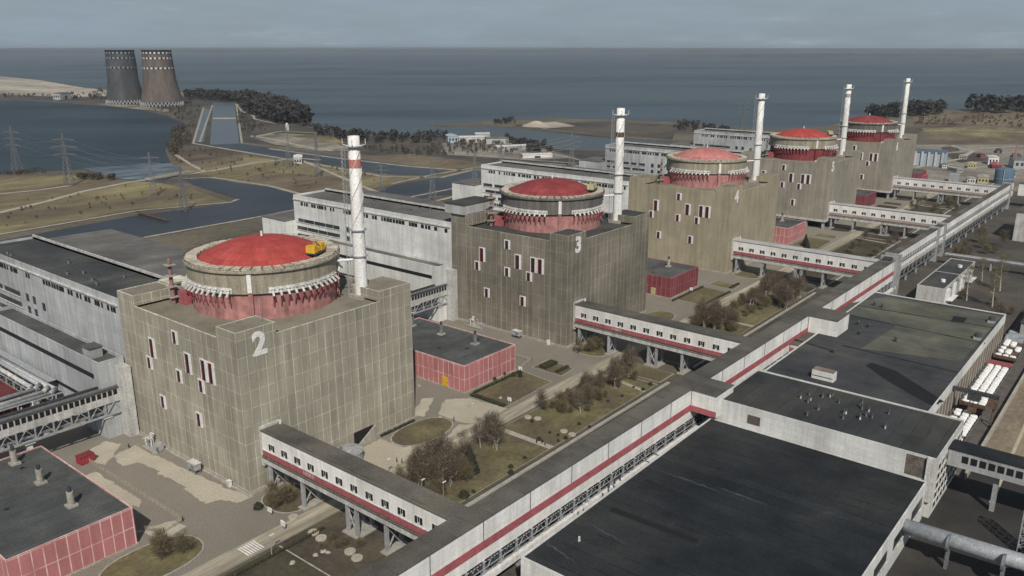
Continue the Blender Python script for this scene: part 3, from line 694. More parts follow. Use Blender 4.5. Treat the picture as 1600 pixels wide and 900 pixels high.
# ------------------------------------------------------------------ turbine halls
hl = {2: 'long white turbine hall behind the nearest block, cut by the left edge of the picture', 3: 'white turbine hall with a grey roof running back from the second block',
      4: 'white turbine hall behind the third block with a louvred wall', 5: 'white turbine hall behind the fourth block', 6: 'distant pale turbine hall behind the farthest block, beside the reservoir'}
for k, num in enumerate(UN):
    t = thing('turbine_hall', hl[num], 'turbine hall', (S*k, 66.6, 0), group='turbine halls behind the reactors')
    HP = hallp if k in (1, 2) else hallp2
    H = 45.2; D = 118; W1 = 44 if k else 54
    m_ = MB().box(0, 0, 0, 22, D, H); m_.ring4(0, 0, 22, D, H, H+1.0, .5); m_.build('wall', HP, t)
    MB().sheet([(.5, .5), (21.5, .5), (21.5, D-.5), (.5, D-.5)], H+.06).build('roof', roof_hall if k == 0 else roof_hall_grey, t)
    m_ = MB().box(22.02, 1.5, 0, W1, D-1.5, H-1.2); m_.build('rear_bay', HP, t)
    o = MB().add([(22.1, 1.0, H-.6), (W1+.5, 1.0, H-1.1), (W1+.5, D-1.0, H-1.1), (22.1, D-1.0, H-.6)], [(0, 1, 2, 3)]).build('rear_roof', roof_hall_grey, t)
    m_ = MB(); m_.box(21.5, 0.5, H+.07, 22.1, D-.5, H+1.9); m_.build('roof_ridge', offwhite, t)
    # broken window strips at the far third, louvres under the parapet
    rr = random.Random(k)
    for r_ in range(4):
        zz = H-13.5-r_*4.3; y = D-38
        pane = MB()
        while y < D-3:
            L = rr.uniform(4, 11); pane.box(-.10, y, zz, -.001, min(y+L, D-2), zz+1.9); y += L+rr.choice((.35, .35, 2.2))
        pane.build('window_strip', glassm, t)
        sl_ = MB().box(-.35, D-38.4, zz-.35, -.0, D-1.6, zz-.02); sl_.build('sill', white_dirty, t)
    y = 2
    while y < D-4:
        if rr.random() < .8: MB().box(-.12, y, H-4.2, -.002, y+rr.uniform(1.0, 2.0), H-2.4).build('louvre', darkm, t)
        y += 2.2
    MB().box(-.5, .2, H-1.6, -.0, D, H-1.1).build('cornice', white_dirty, t)
    for (y, zz) in ((72, H-14), (72, H-19), (66, H-14), (66, H-19), (58, H-15)):
        if k in (1,) and y < 70: continue
        MB().box(-.1, y, zz, -.003, y+2.4, zz+3.0).build('window', glassm, t)
    if k in (3, 4, 2):
        for yy in (20, 27, 34):
            for zz in (H-18, H-13): MB().box(-.1, yy, zz, -.003, yy+3.6, zz+2.6).build('window', glassm, t)
    # roof vents
    for i in range(9 if k < 2 else 4):
        yy = rr.uniform(8, D-20); xx = rr.uniform(3, 19)
        o = MB().tube((xx, yy, H), (xx, yy, H+1.6), .4, n=8).build('roof_vent', steel, t)
        MB().tube((xx, yy, H+1.6), (xx, yy, H+2.0), .75, .3, n=8).build('vent_cowl', steel_d, o)
    # the low front block with its own roof, and the end block
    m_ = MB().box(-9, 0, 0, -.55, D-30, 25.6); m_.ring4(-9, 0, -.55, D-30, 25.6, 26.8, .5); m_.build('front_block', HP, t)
    MB().sheet([(-8.5, .5), (-1.05, .5), (-1.05, D-30.5), (-8.5, D-30.5)], 25.66).build('front_block_roof', roof_hall_grey if k else roof_pink, t)
    MB().box(-9.12, 4, 20.4, -9.002, D-33, 22.0).build('window_strip', darkm, t)
    MB().box(-9.15, 2, 11.0, -9.002, D-33, 12.2).build('window_strip', glassm, t)
    if k == 0:
        o = MB().box(-7.5, 8, 25.7, -3.5, 13.5, 29).build('roof_hut', greyp, t)
        MB().box(-7.8, 7.7, 29, -3.2, 13.8, 29.35).build('hut_roof', roof_pink, o)
    MB().box(-3.8, -4.2, 0, -.62, -.02, 24.5).build('stair_tower', offwhite, t)
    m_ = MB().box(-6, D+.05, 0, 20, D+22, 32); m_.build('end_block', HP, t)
    MB().box(-6.2, D+.05, 32, 20.2, D+22.2, 32.5).build('end_block_roof', roof_hall_grey, t)

# ------------------------------------------------------------------ pink service buildings between the blocks
pl = {-1: 'pink panelled service building with a grey roof at the lower left corner',
      0: 'pink panelled service building with a yellow gate, between the nearest and second blocks',
      1: 'dark red panelled service building between the second and olive blocks', 2: 'pink panelled service building between the olive and fourth blocks',
      3: 'red service building between the two farthest blocks', 4: 'red service building beyond the farthest block'}
for k in range(-1, 5):
    t = thing('service_building', pl[k], 'service building', (S*k+93, 1.2, 0), group='pink and red service buildings')
    wm = pinkp if k in (-1, 0, 2) else redp
    L = 54; H = 10.6
    m_ = MB().box(0, 0, 0, 30, L, H); m_.ring4(0, 0, 30, L, H, H+.35, .35); m_.build('wall', wm, t)
    MB().sheet([(.35, .35), (29.65, .35), (29.65, L-.35), (.35, L-.35)], H+.05).build('roof', roof_pink, t)
    MB().box(-.3, -.3, 0, 30.3, L+.3, .5).build('plinth', conc, t)
    if k <= 2:
        for yy in (13, 31.5, 48.5):
            o = MB().tube((20.6, yy, H), (20.6, yy, H+4.2), .85, n=12).build('roof_vent', conc if k else steel, t)
            MB().cbox((20.6, yy, H+.3), (2.6, 2.6, .6)).build('vent_curb', conc, o)
            MB().tube((20.6, yy, H+4.2), (20.6, yy, H+5.6), .5, n=10).build('vent_cowl', steel_d, o)
    if k in (0, 1):
        MB().box(-.42, 8.6, .5, -.002, 11.2, 4.2).build('door', yellow if k == 0 else yellow_f, t)
    rr = random.Random(k+40)
    for i in range(4):
        pa = MB()
        cx_, cy_ = rr.uniform(5, 26), rr.uniform(8, 50)
        pa.sheet([(cx_+rr.uniform(.5, 1.3)*math.cos(a*.9), cy_+rr.uniform(.4, .9)*math.sin(a*.9)) for a in range(7)], H+.065+i*.004); pa.build('roof_stain', seamm, t)

# ------------------------------------------------------------------ covered bridges from the blocks to the gallery
GY = lambda x: -76.0 - .0115*x
def bridge(k, num):
    x = S*k
    zt = 18.8 if k < 3 else 17.6
    t = thing('covered_bridge', 'white covered bridge %s from the %s block to the gallery' % ('with a faded red band' if k < 3 else 'with small windows', ORD[k]), 'covered bridge', (x+4.7, 0, 0), group='covered bridges')
    L = GY(x)+.6      # to the gallery's wall
    wdt = 6.2
    zb = zt-10.0
    MB().box(0, L, zb+2.2, wdt, -1.1, zt).build('wall', brp, t)
    MB().box(-.35, L-.3, zt, wdt+.35, -.9, zt+.3).build('roof', roof_gal if k < 2 else roof_pale, t)
    MB().box(-.15, -1.1, zb-1.2, wdt+.5, -.02, zt+.9).build('end_portal', offwhite, t)
    MB().box(-.28, L, zb+.0, wdt+.28, -1.1, zb+2.18).build('floor_beam', offwhite, t)
    MB().box(-.14, L, zb+2.25, -.002, -1.12, zb+4.1).build('red_band', band_red if k < 3 else M('pale_band', (.38, .30, .28), .2), t)
    MB().box(-.2, L, zb+4.12, -.003, -1.12, zb+4.3).build('ledge', white_dirty, t)
    pipe = MB(); pipe.tube((-.45, -1.2, zb+2.5), (-.45, L, zb+2.5), .15); pipe.tube((-.75, -1.2, zb+2.2), (-.75, L, zb+2.2), .12)
    i = 0
    while -3-i*3.0 > L: pipe.tube((-.75, -3-i*3, zb+2.2), (-.02, -3-i*3, zb+2.5), .06, n=4); i += 1
    pipe.build('side_pipes', rust, t)
    nwin = 12; y0_, y1_ = -5.5, L+5.0
    for i in range(nwin):
        yc = y0_+(y1_-y0_)*i/(nwin-1)
        wo = MB().box(-.06, yc-1.5, zb+4.75, -.004, yc+1.5, zb+7.05).build('window', whitem, t)
        pn = MB(); pn.box(-.12, yc-1.3, zb+4.95, -.062, yc-.45, zb+6.85); pn.box(-.12, yc+.45, zb+4.95, -.062, yc+1.3, zb+6.85); pn.box(-.11, yc-.25, zb+5.4, -.062, yc+.25, zb+6.85)
        pn.build('pane', darkm, wo)
    if k < 3: lettering('lettering', 'БЛОК %d' % num, 1.25, white_dirty, t, (-.16, -22, zb+3.2), '-x', bold=.01, ext=.02)
    for i, yy in enumerate((-3, -18, -37, -52)):
        o = MB()
        for xx in (.6, wdt-.6): o.box(xx-.45, yy-.45, 0, xx+.45, yy+.45, zb)
        if i == 2:
            for xx in (.6, wdt-.6): o.box(xx-.45, yy-4.0, 0, xx+.45, yy-3.1, zb)
        p_ = o.build('pier', pier_c, t)
        b = MB(); b.tube((.6, yy, .5), (wdt-.6, yy, zb-1), .22); b.tube((wdt-.6, yy, .5), (.6, yy, zb-1), .22)
        if i == 2:
            b.tube((.6, yy, .5), (.6, yy-3.5, zb-1), .22); b.tube((.6, yy-3.5, .5), (.6, yy, zb-1), .22)
        b.build('brace', pier_c, p_)
        MB().box(-.6, yy-1.4 - (3.4 if i == 2 else 0), 0.01, wdt+.6, yy+1.4, .5).build('pier_footing', conc, p_)
    lp = MB(); lp.cbox((wdt-.4, -2.0, zt+.9), (.5, .5, 1.3)); lp.build('roof_lamp', whitem, t)
for k, num in enumerate(UN): bridge(k, num)

# ------------------------------------------------------------------ the long gallery
GR = -.0115
def gallery_near():
    t = thing('elevated_gallery', 'long white elevated gallery with a red stripe and grey roof, near half', 'gallery', (0, -76, 0), GR, 'elevated gallery')
    xa, xb = -190, 326; wd = 5.9
    MB().box(xa, -wd, 9.2, xb, 0, 19.7).build('wall', galp, t)
    MB().box(xa, -wd-.3, 19.7, xb, .3, 20.0).build('roof', roof_gal, t)
    MB().box(xa, -wd-.16, 12.3, xb, -wd-.002, 14.4).build('red_stripe', band_red, t)
    e = MB()
    for zz, rr_ in ((9.0, .14), (7.4, .12), (6.3, .1)): e.tube((xa, -wd-.5, zz), (xb, -wd-.5, zz), rr_, n=5)
    e.build('cable_tray', steel_l, t)
    MB().box(xa, -wd-1.1, 3.9, xb, -wd+.1, 5.5).build('edge_beam', whitem, t)
    MB().box(xa, -wd+.2, 4.2, xb, -.2, 4.7).build('lower_deck', steel_d, t)
    tr = MB(); cl_ = MB(); rr = random.Random(9)
    i = xa
    while i < xb:
        tr.box(i, -wd-.35, 5.5, i+.5, -wd+.1, 9.2)
        tr.tube((i+.3, -wd-.2, 5.6), (i+3.2, -wd-.2, 9.0), .12, n=4); tr.tube((i+3.2, -wd-.2, 9.0), (i+6, -wd-.2, 5.6), .12, n=4)
        for j in range(5):
            q = i+.8+j*1.05
            cl_.box(q, -wd-.65, 8.95, q+.35, -wd-.36, 9.25)
            if rr.random() < .75: cl_.box(q, -wd-.1-rr.uniform(0, .4), 5.6+rr.uniform(0, 1.4), q+rr.uniform(.3, .9), -wd+.6, 7.2+rr.uniform(0, 1.6))
        i += 6
    tr.build('truss', steel_l, t); cl_.build('cable_clamps', steel_d, t)['kind'] = 'stuff'
    MB().box(xa, -wd+1.4, 4.7, xb, -wd+1.7, 9.2).build('truss_back', darkm, t)
    jn = MB(); i = xa+8
    while i < xb: jn.box(i, -wd-.1, 14.42, i+.25, -wd-.001, 19.7); i += 17.3
    jn.build('wall_joint', steel, t)
    i = xa+14
    while i < xb:
        MB().box(i, -wd+.4, 0, i+1, -.4, 4.2).build('pier', pier_c, t); i += 18
    # link corridors to the workshops
    o = MB().box(107.5, -wd-9, 12.4, 119, -wd-.4, 19.6).build('link_corridor', galp, t)
    MB().box(107.2, -wd-9, 19.6, 119.3, -wd-.31, 19.92).build('link_roof', roof_gal, o)
    MB().box(107.38, -wd-9, 12.5, 107.49, -wd-.18, 14.4).build('link_stripe', band_red, o)
    o = MB().box(206, -wd-12, 6, 219, -wd-.4, 19.6).build('link_corridor', galp, t)
    MB().box(205.7, -wd-12, 19.6, 219.3, -wd-.31, 19.92).build('link_roof', roof_gal, o)
    o = MB().box(188, -wd-5, 4.92, 205.9, -wd-.4, 12.5).build('annex', whitep, t)
    MB().box(187.8, -wd-5.2, 12.5, 205.8, -wd-.42, 12.8).build('annex_roof', roof_gal, o)
    MB().box(187.86, -wd-5, 9.5, 187.98, -wd-.6, 11.2).build('annex_stripe', band_red, o)
    o = MB(); 
    for xx in (322, 329): o.box(xx, -wd-1.2, 0, xx+1.6, 1.0, 21.6)
    o.build('portal_frame', pier_c, t)
    MB().box(318, -5, 20.05, 323, -1, 21.4).build('plant_box', steel_d, t)
gallery_near()
def gallery_far():
    t = thing('elevated_gallery', 'white elevated gallery with a row of windows on a dark steel truss, far half', 'gallery', (0, -76, 0), GR, 'elevated gallery')
    xa, xb = 331, 652; wd = 2.6
    MB().box(xa, -wd, 9.5, xb, .9, 19.7).build('wall', galp, t)
    MB().box(xa, -wd-.3, 19.7, xb, 1.1, 20.0).build('roof', roof_gal, t)
    MB().box(xa, -wd-.2, 13.2, xb, -wd-.002, 13.7).build('ledge', steel_d, t)
    MB().box(xa, -wd-.5, 9.0, xb, 1.1, 11.2).build('floor_beam', offwhite, t)
    i = xa+2
    while i < xb-3:
        if abs(i-432) > 8: MB().box(i, -wd-.06, 14.0, i+1.6, -wd-.003, 15.6).build('window', glassm, t)
        i += 3.3
    tr = MB(); i = xa
    while i < xb-8:
        tr.tube((i, -wd, 4.6), (i+4, -wd, 9), .25, n=4); tr.tube((i+4, -wd, 9), (i+8, -wd, 4.6), .25, n=4); tr.box(i, -wd-.3, 4.4, i+.5, -wd+.2, 9); i += 8
    tr.box(xa, -wd-.4, 4.1, xb, -wd+.2, 4.6); tr.build('truss', steel, t)
    MB().box(xa, -1.6, 4.7, xb, .4, 9.0).build('service_duct', steel_d, t)
    i = xa+12
    while i < xb:
        o = MB(); o.box(i, -wd+.2, 0, i+.8, -wd+1, 4.2); o.box(i, .1, 0, i+.8, .9, 4.2)
        o.tube((i+.4, -wd+.6, .4), (i+.4, .5, 4), .14); o.tube((i+.4, .5, .4), (i+.4, -wd+.6, 4), .14)
        o.build('pier', steel_l, t); i += 20
    for xx in (418, 434, 636):
        o = MB(); o.box(xx, -wd-1.2, 0, xx+2, 1.8, 20.8); o.build('portal_frame', pier_c, t)
gallery_far()
t = thing('covered_bridge', 'short pale covered walkway turning off at the far end of the gallery', 'covered bridge', (650, -83.5, 0))
MB().box(0, -90, 9.5, 6, -6.5, 19).build('wall', galp, t); MB().box(-.3, -90, 19, 6.3, -6.4, 19.4).build('roof', roof_gal, t)
for i in range(10): MB().box(-.1, -14-i*7.5, 14, -.003, -11-i*7.5, 16.4).build('window', darkm, t)
for i in range(4): MB().box(1, -20-i*20, 0, 5, -18.6-i*20, 9.5).build('pier', pier_c, t)

# ------------------------------------------------------------------ workshops on the right
def workshop(name, label, x0, y0, x1, y1, H, wm, rm, par=.7):
    t = thing(name, label, 'workshop', (x0, y0, 0))
    X, Y = x1-x0, y1-y0
    m_ = MB().box(0, 0, 0, X, Y, H); m_.ring4(0, 0, X, Y, H, H+par, .4); m_.build('wall', wm, t)
    MB().sheet([(.4, .4), (X-.4, .4), (X-.4, Y-.4), (.4, Y-.4)], H+.05).build('roof', rm, t)
    return t
tA = workshop('workshop_building', 'wide low workshop with a flat near-black roof in the lower right', 12.3, -153.4, 108.6, -89.9, 11.2, whitep, roof_a, .35)
for (a, b) in (((955, 795), (1090, 846)), ((1008, 750), (1085, 782))):
    p0, p1 = at(*a, 11.3), at(*b, 11.3); d = (p1-p0).normalized(); nn = Vector((-d.y, d.x, 0))*1.15
    MB().add([(*(q-Vector((12.3, -153.4, 0))).xy, 11.27) for q in (p0+nn, p0-nn, p1-nn, p1+nn)], [(0, 1, 2, 3)]).build('roof_patch', seamm, tA)
rr = random.Random(12)
scuff = M('roof_scuff', (.055, .058, .06), .3, .6)
for (a, b) in (((1000, 700), (1055, 722)), ((915, 815), (980, 850)), ((1120, 760), (1200, 790)), ((1030, 735), (1125, 768)), ((850, 845), (900, 880))):
    p0, p1 = at(*a, 11.3), at(*b, 11.3); d = (p1-p0).normalized(); nn = Vector((-d.y, d.x, 0))
    L_ = []; R_ = []
    for i in range(12):
        q = p0.lerp(p1, i/11) - Vector((12.3, -153.4, 0)); wv = .05+.4*math.sin(math.pi*i/11)*rr.uniform(.3, 1); off = rr.uniform(-.3, .3)
        L_.append((*(q+nn*(wv+off)).xy, 11.262)); R_.append((*(q-nn*(wv-off)).xy, 11.262))
    MB().add(L_+R_, [(12+i, 13+i, i+1, i) for i in range(11)]).build('roof_scuff', scuff, tA)
for (px, py) in ((912, 792), (921, 787), (960, 755), (978, 738), (951, 762), (905, 845), (968, 748)):
    q = at(px, py, 11.25)-Vector((12.3, -153.4, 0))
    MB().tube((q.x, q.y, 11.2), (q.x, q.y, 12.4), .35, .25, 8).build('roof_vent', white_dirty if px < 925 else steel_d, tA)
for i in range(6): MB().box(3+i*16, -.12, 5.2, 13+i*16, -.003, 8.4).build('window_band', glassm, tA)
for i in range(6): MB().box(2.5+i*16, -.3, 4.7, 13.5+i*16, -.003, 5.15).build('sill', white_dirty, tA)
tB = workshop('workshop_building', 'tall workshop with dark roof and many small vents between the two flat roofs', 110.2, -154.8, 141.8, -90.6, 17.4, whitep, M('vented_roof_felt', (.034, .036, .038), .35, .07, col2=(.052, .05, .045), strip=(1, 4.0)), .5)
for i in range(26):
    px, py = rr.uniform(1222, 1400), 0
    py = 605+(px-1222)*.22+rr.uniform(-14, 40)
    q = at(px, py, 17.5)-Vector((110.2, -154.8, 0))
    if 2 < q.x < 29 and 2 < q.y < 60:
        o = MB().tube((q.x, q.y, 17.4), (q.x, q.y, 18.3+rr.random()*.9), .25, n=8).build('roof_vent', steel if rr.random() < .8 else white_dirty, tB)
        MB().tube((q.x, q.y, 18.6), (q.x, q.y, 19.3), .5, .2, 8).build('vent_cowl', steel_d, o)
MB().box(-.15, 49.5, 12.6, -.003, 53.5, 15.4).build('hatch', M('brown_hatch', (.10, .08, .07), .3), tB)
MB().box(-.14, 2.6, 11.3, -.003, 7.6, 17.2).build('wall_stain', M('brown_stain', (.13, .11, .095), .5, .5), tB)
MB().box(-.9, .15, 5, -.003, 2.3, 18.0).build('stair_shaft', white_dirty, tB)
for i in range(8):
    for j in range(5):
        f = MB().box(2.0+i*3.7, -.22, 2.0+j*2.9, 4.9+i*3.7, -.003, 4.0+j*2.9).build('window', white_dirty, tB)
        MB().box(2.3+i*3.7, -.27, 2.25+j*2.9, 4.6+i*3.7, -.222, 3.75+j*2.9).build('pane', glassm, f)
tC = workshop('workshop_building', 'large workshop with a patched grey and olive flat roof', 143.5, -143.2, 281, -88.6, 13.0, whitep, roof_c, .45)
def onC(z, *px): return [(q[0]-143.5, q[1]+143.2) for q in ap(z, *px)]
MB().sheet(onC(13, (1328, 474), (1385, 464), (1566, 494), (1502, 565), (1345, 545), (1400, 510)), 13.09).build('roof_patch', roof_c2, tC)
MB().sheet(onC(13, (1308, 487), (1330, 474), (1460, 500), (1400, 507)), 13.07).build('roof_patch', M('grey_olive_felt', (.078, .08, .07), .2, .1), tC)
for a, b in (((1336, 477), (1556, 513)), ((1308, 489), (1540, 537)), ((1315, 540), (1500, 583)), ((1240, 530), (1300, 548))):
    p0, p1 = at(*a, 13), at(*b, 13); o_ = Vector((143.5, -143.2, 0)); m_ = MB(); L_ = []; R_ = []
    d = (p1-p0).normalized(); nn = Vector((-d.y, d.x, 0))
    for i in range(14):
        q = p0.lerp(p1, i/13)-o_; wv = .25+rr.uniform(0, .35); L_.append((*(q+nn*wv).xy, 13.11)); R_.append((*(q-nn*wv).xy, 13.11))
    MB().add(L_+R_, [(14+i, 15+i, i+1, i) for i in range(13)]).build('roof_seam', seamm, tC)
MB().sheet(onC(13, (1352, 571), (1362, 567), (1400, 580), (1440, 605), (1475, 628), (1455, 634), (1420, 615), (1385, 594)), 13.1).build('roof_stain', seamm, tC)
MB().sheet(onC(13, (1490, 494), (1512, 497), (1505, 505), (1485, 503)), 13.12).build('roof_stain', seamm, tC)
for (px, py) in ((1366, 478), (1378, 481), (1357, 512), (1343, 523), (1302, 552), (1399, 534), (1341, 508)):
    q = at(px, py, 13)-Vector((143.5, -143.2, 0))
    o = MB().tube((q.x, q.y, 13), (q.x, q.y, 14.6), .45, n=8).build('roof_vent', steel_d, tC)
    MB().tube((q.x, q.y, 14.6), (q.x, q.y, 15.2), .8, .3, 8).build('vent_cowl', steel_d, o)
for (px, py) in ((1527, 530), (1549, 504)):
    q = at(px, py, 13)-Vector((143.5, -143.2, 0))
    o = MB().cbox((q.x, q.y, 13.6), (3, 2.6, 1.0)).build('fan_unit', steel_l, tC)
    MB().tube((q.x, q.y, 14.1), (q.x, q.y, 15.6), 1.5, 1.1, 12).build('fan_cowl', steel_d, o)
q = at(1287, 592, 13)-Vector((143.5, -143.2, 0))
o = MB().cbox((q.x, q.y, 14.6), (3.4, 7.5, 3.2)).build('roof_hut', whitep, tC)
MB().cbox((q.x, q.y, 16.35), (3.0, 7.0, .3)).build('hut_roof', M('rusty_sheet', (.20, .14, .12), .3), o)
MB().cbox((q.x-1.75, q.y, 14.3), (.1, 7.0, .2)).build('hut_ledge', steel_d, o)
MB().box(0, -.25, 0, 137.5, -.004, 9.6).build('lower_wall', M('brown_brick_wall', (.14, .115, .095), .3, .3, col2=(.20, .17, .14)), tC)
for i in range(27): MB().box(2+i*5.0, -.45, 0, 2.6+i*5.0, -.252, 9.9).build('pilaster', conc, tC)
# corridor and big duct leaving the workshops on the far side
t = thing('covered_bridge', 'dark roofed corridor with a row of black windows crossing the lower right yard', 'covered bridge', (123, -156, 0))
MB().box(0, -60, 11.2, 6, .9, 16.2).build('wall', greyp, t); MB().box(-.3, -60, 16.2, 6.3, .9, 16.7).build('roof', roof_a, t)
for i in range(8): MB().box(-.1, -4.2-i*2.2, 13, -.003, -2.6-i*2.2, 15).build('window', darkm, t)
for i in range(3): MB().box(2, -12-i*18, 0, 3.2, -10.8-i*18, 11.2).build('pier', pier_c, t)
t = thing('pipe_duct', 'thick grey round duct spanning the lower right corner', 'pipe', (88.5, -153.5, 0))
MB().tube((0, .2, 7.6), (3, -46, 7.2), 2.0, n=18).build('duct', steel_l, t, True)
for yy in (-10, -22, -34):
    MB().tube((-yy*-.06, yy, 7.4), (-yy*-.06, yy-.6, 7.4), 2.15, n=18).build('flange', steel, t)
    MB().box(-.6, yy-.8, 0, .6, yy, 5.6).build('support', steel, t)
t = thing('filter_unit', 'pale steel filter housing at the right edge beside the grey duct', 'filter unit', (92, -186, 0))
o = MB().box(-6, -12, 4, 22, 2, 11); o.build('housing', steel_l, t)
for i in range(6): MB().box(-6.2+i*5, -12, 4, -5.8+i*5, 2.2, 11.3).build('rib', steel, t)
lg = MB()
for xx in (-5, 8, 21):
    for yy in (-11, 1): lg.box(xx-.4, yy-.4, 0, xx+.4, yy+.4, 4)
lg.build('leg', steel, t)
tw = MB()
def lattice(mb, x, y, z0, z1, w0, w1, n=6, r=.1):
    for i in range(n):
        a, b = i/n, (i+1)/n; wa, wb = w0+(w1-w0)*a, w0+(w1-w0)*b; za, zb = z0+(z1-z0)*a, z0+(z1-z0)*b
        ca = [(x+sx_*wa/2, y+sy_*wa/2, za) for sx_, sy_ in ((-1, -1), (1, -1), (1, 1), (-1, 1))]
        cb = [(x+sx_*wb/2, y+sy_*wb/2, zb) for sx_, sy_ in ((-1, -1), (1, -1), (1, 1), (-1, 1))]
        for j in range(4):
            mb.tube(ca[j], cb[j], r, n=4, cap=False); mb.tube(ca[j], cb[(j+1) % 4], r*.6, n=4, cap=False); mb.tube(ca[(j+1) % 4], cb[j], r*.6, n=4, cap=False)
            mb.tube(cb[j], cb[(j+1) % 4], r*.6, n=4, cap=False)
lattice(tw, 16, 8, 0, 15, 3, 3, 6, .16)
tw.build('ladder_tower', steel_l, t)
# white plant building with buttresses and others on the right
t = thing('office_building', 'small white two storey building with dark roof beyond the olive roofed workshop', 'building', (321, -110.3, 0))
m_ = MB().box(0, 0, 0, 70, 12.5, 9.2); m_.ring4(0, 0, 70, 12.5, 9.2, 9.7, .3); m_.build('wall', offwhite, t)
MB().sheet([(.3, .3), (34.8, .3), (34.8, 12.2), (.3, 12.2)], 9.26).build('roof', roof_hall, t); MB().sheet([(35.2, .3), (69.7, .3), (69.7, 12.2), (35.2, 12.2)], 9.26).build('roof', roof_hall, t)
MB().box(34.8, .3, 9.2, 35.2, 12.2, 9.6).build('roof_joint', conc, t)
for xx in (10, 47): MB().tube((xx+5, 4, 9.2), (xx+5, 4, 10.6), 1.1, n=12).build('roof_vent', whitem, t)
for i in range(4):
    MB().box(4+i*16.5, -1.2, 0, 9+i*16.5, -.003, 8).build('buttress', whitem, t)
    MB().box(12+i*16.5, -.1, 5.8, 17+i*16.5, -.004, 7.6).build('window', glassm, t)
for xx in (3, 47): MB().box(xx, -3.6, 3.0, xx+13, -1.3, 3.4).build('canopy', whitem, t)
t = thing('office_building', 'white building with two dark windows cut by the right edge', 'building', (512, -153, 0))
m_ = MB().box(0, 0, 0, 44, 43, 19); m_.build('wall', offwhite, t); MB().box(-.3, -.3, 19, 44.3, 43.3, 19.5).build('roof', roof_gal, t)
for yy in (31, 20, 9): MB().box(-.1, yy, 12.2, -.003, yy+7, 15).build('window', darkm, t)
MB().box(4, 4, 19.6, 16, 16, 22).build('roof_plant', steel, t)
t = thing('storehouse', 'low building with a slate blue roof beside the olive roofed workshop', 'building', (292, -172, 0))
MB().box(0, 0, 0, 40, 24, 7.5).build('wall', greyp, t); MB().box(-.4, -.4, 7.5, 40.4, 24.4, 7.9).build('roof', roof_c, t)
for i in range(4): MB().box(-.1, 2+i*5.5, 3, -.003, 5+i*5.5, 5).build('window', glassm, t)
t = thing('storehouse', 'pale shed at the right edge behind the slate blue roof', 'building', (345, -168, 0))
MB().box(0, 0, 0, 20, 16, 8).build('wall', offwhite, t); MB().box(-.3, -.3, 8, 20.3, 16.3, 8.3).build('roof', roof_c2, t)
MB().box(-.1, 5, 0, -.003, 9, 4).build('door', steel, t)
t = thing('pipe_rack', 'low pipe rack on trestles crossing behind the small white building', 'pipe rack', (414, -90, 0))
for i in range(4): MB().tube((i*1.1, -170, 6.4), (i*1.1, 0, 6.4), .4, n=8).build('pipe', steel_l if i != 2 else rust, t)
MB().box(-.6, -170, 5.5, 4, 0, 5.9).build('deck', steel, t)
for i in range(9): MB().box(.2, -6-i*19, 0, 3.4, -5.2-i*19, 5.5).build('trestle', pier_c, t)
# rail wagons with white bags
wagl = ['open rail wagon full of white bags under the gantry', 'open rail wagon full of white bags with a dark red end, beside the olive roof', 'open rail wagon with a few white bags and a grey tarpaulin, farthest along the siding']
bag_me = None
bm_ = MB().cbox((0, 0, .6), (1, 1, 1.2))
def bagmesh():
    vs = []; L = 9
    for z, s_ in ((0, .82), (.08, .96), (.3, 1.0), (.85, .98), (1.08, .88), (1.16, .5)):
        for i in range(12):
            a = 2*math.pi*i/12; c, q = math.cos(a), math.sin(a); m__ = max(abs(c), abs(q))**.75
            vs.append((c/m__*.5*s_, q/m__*.5*s_, z))
    fs = [(r_*12+i, r_*12+(i+1) % 12, (r_+1)*12+(i+1) % 12, (r_+1)*12+i) for r_ in range(5) for i in range(12)]+[tuple(range(60, 72))]
    return MB().add(vs, fs).mesh('white_bag', bagm, True)
bag_me = bagmesh()
ww_ = 8.4
for i, (xa, nrow) in enumerate(((150, 14), (196, 18), (256, 13))):
    t = thing('rail_wagon', wagl[i], 'rail wagon', (xa, -152.6, .24), group='wagons on the siding')
    Lw = nrow*2.75+1
    MB().box(0, 0, .9, Lw, ww_, 1.3).build('deck', rust, t)
    MB().box(0, -.15, 1.3, Lw, .0, 2.2).build('side_board', steel, t); MB().box(0, ww_, 1.3, Lw, ww_+.15, 2.2).build('side_board', steel, t)
    MB().box(-.2, 0, 1.3, 0, ww_, 2.6).build('end_board', rust, t); MB().box(Lw, 0, 1.3, Lw+.25, ww_, 2.9).build('end_board', band_red if i == 1 else rust, t)
    for j in (3, 7, Lw-7, Lw-3): MB().tube((j, 1, .45), (j, ww_-1, .45), .45, n=10).build('wheelset', steel_d, t)
    for a in range(nrow):
        for b in range(3):
            if i == 2 and (a > 8 or rr.random() < .4): continue
            if i == 0 and rr.random() < .22: continue
            if i == 1 and a > nrow-2: continue
            nm = tag(put('white_bag', bag_me, None, (xa+1.9+a*2.75, -152.6+1.6+b*2.6, 1.55), rr.uniform(-.08, .08)),
                'bulging white bulk bag, one of the rows filling the %s wagon on the siding' % ('gantry-end', 'red-ended', 'farthest')[i], 'bag', 'white bulk bags on the %s wagon' % ('gantry-end', 'red-ended', 'farthest')[i])
            nm.scale = (2.45*rr.uniform(.93, 1.03), 2.3*rr.uniform(.93, 1.03), 1.1*rr.uniform(.85, 1.15))
tp = MB(); 
for i in range(8):
    for j in range(8): pass
g_ = [(281+i*1.5, -151.6+j*.95, 3.3+.5*math.sin(i*1.1+j*.7)-.03*(i-4)**2) for i in range(9) for j in range(9)]
tp.add(g_ + [(a, b, 1.6) for a, b, c in g_], [(i*9+j, (i+1)*9+j, (i+1)*9+j+1, i*9+j+1) for i in range(8) for j in range(8)])
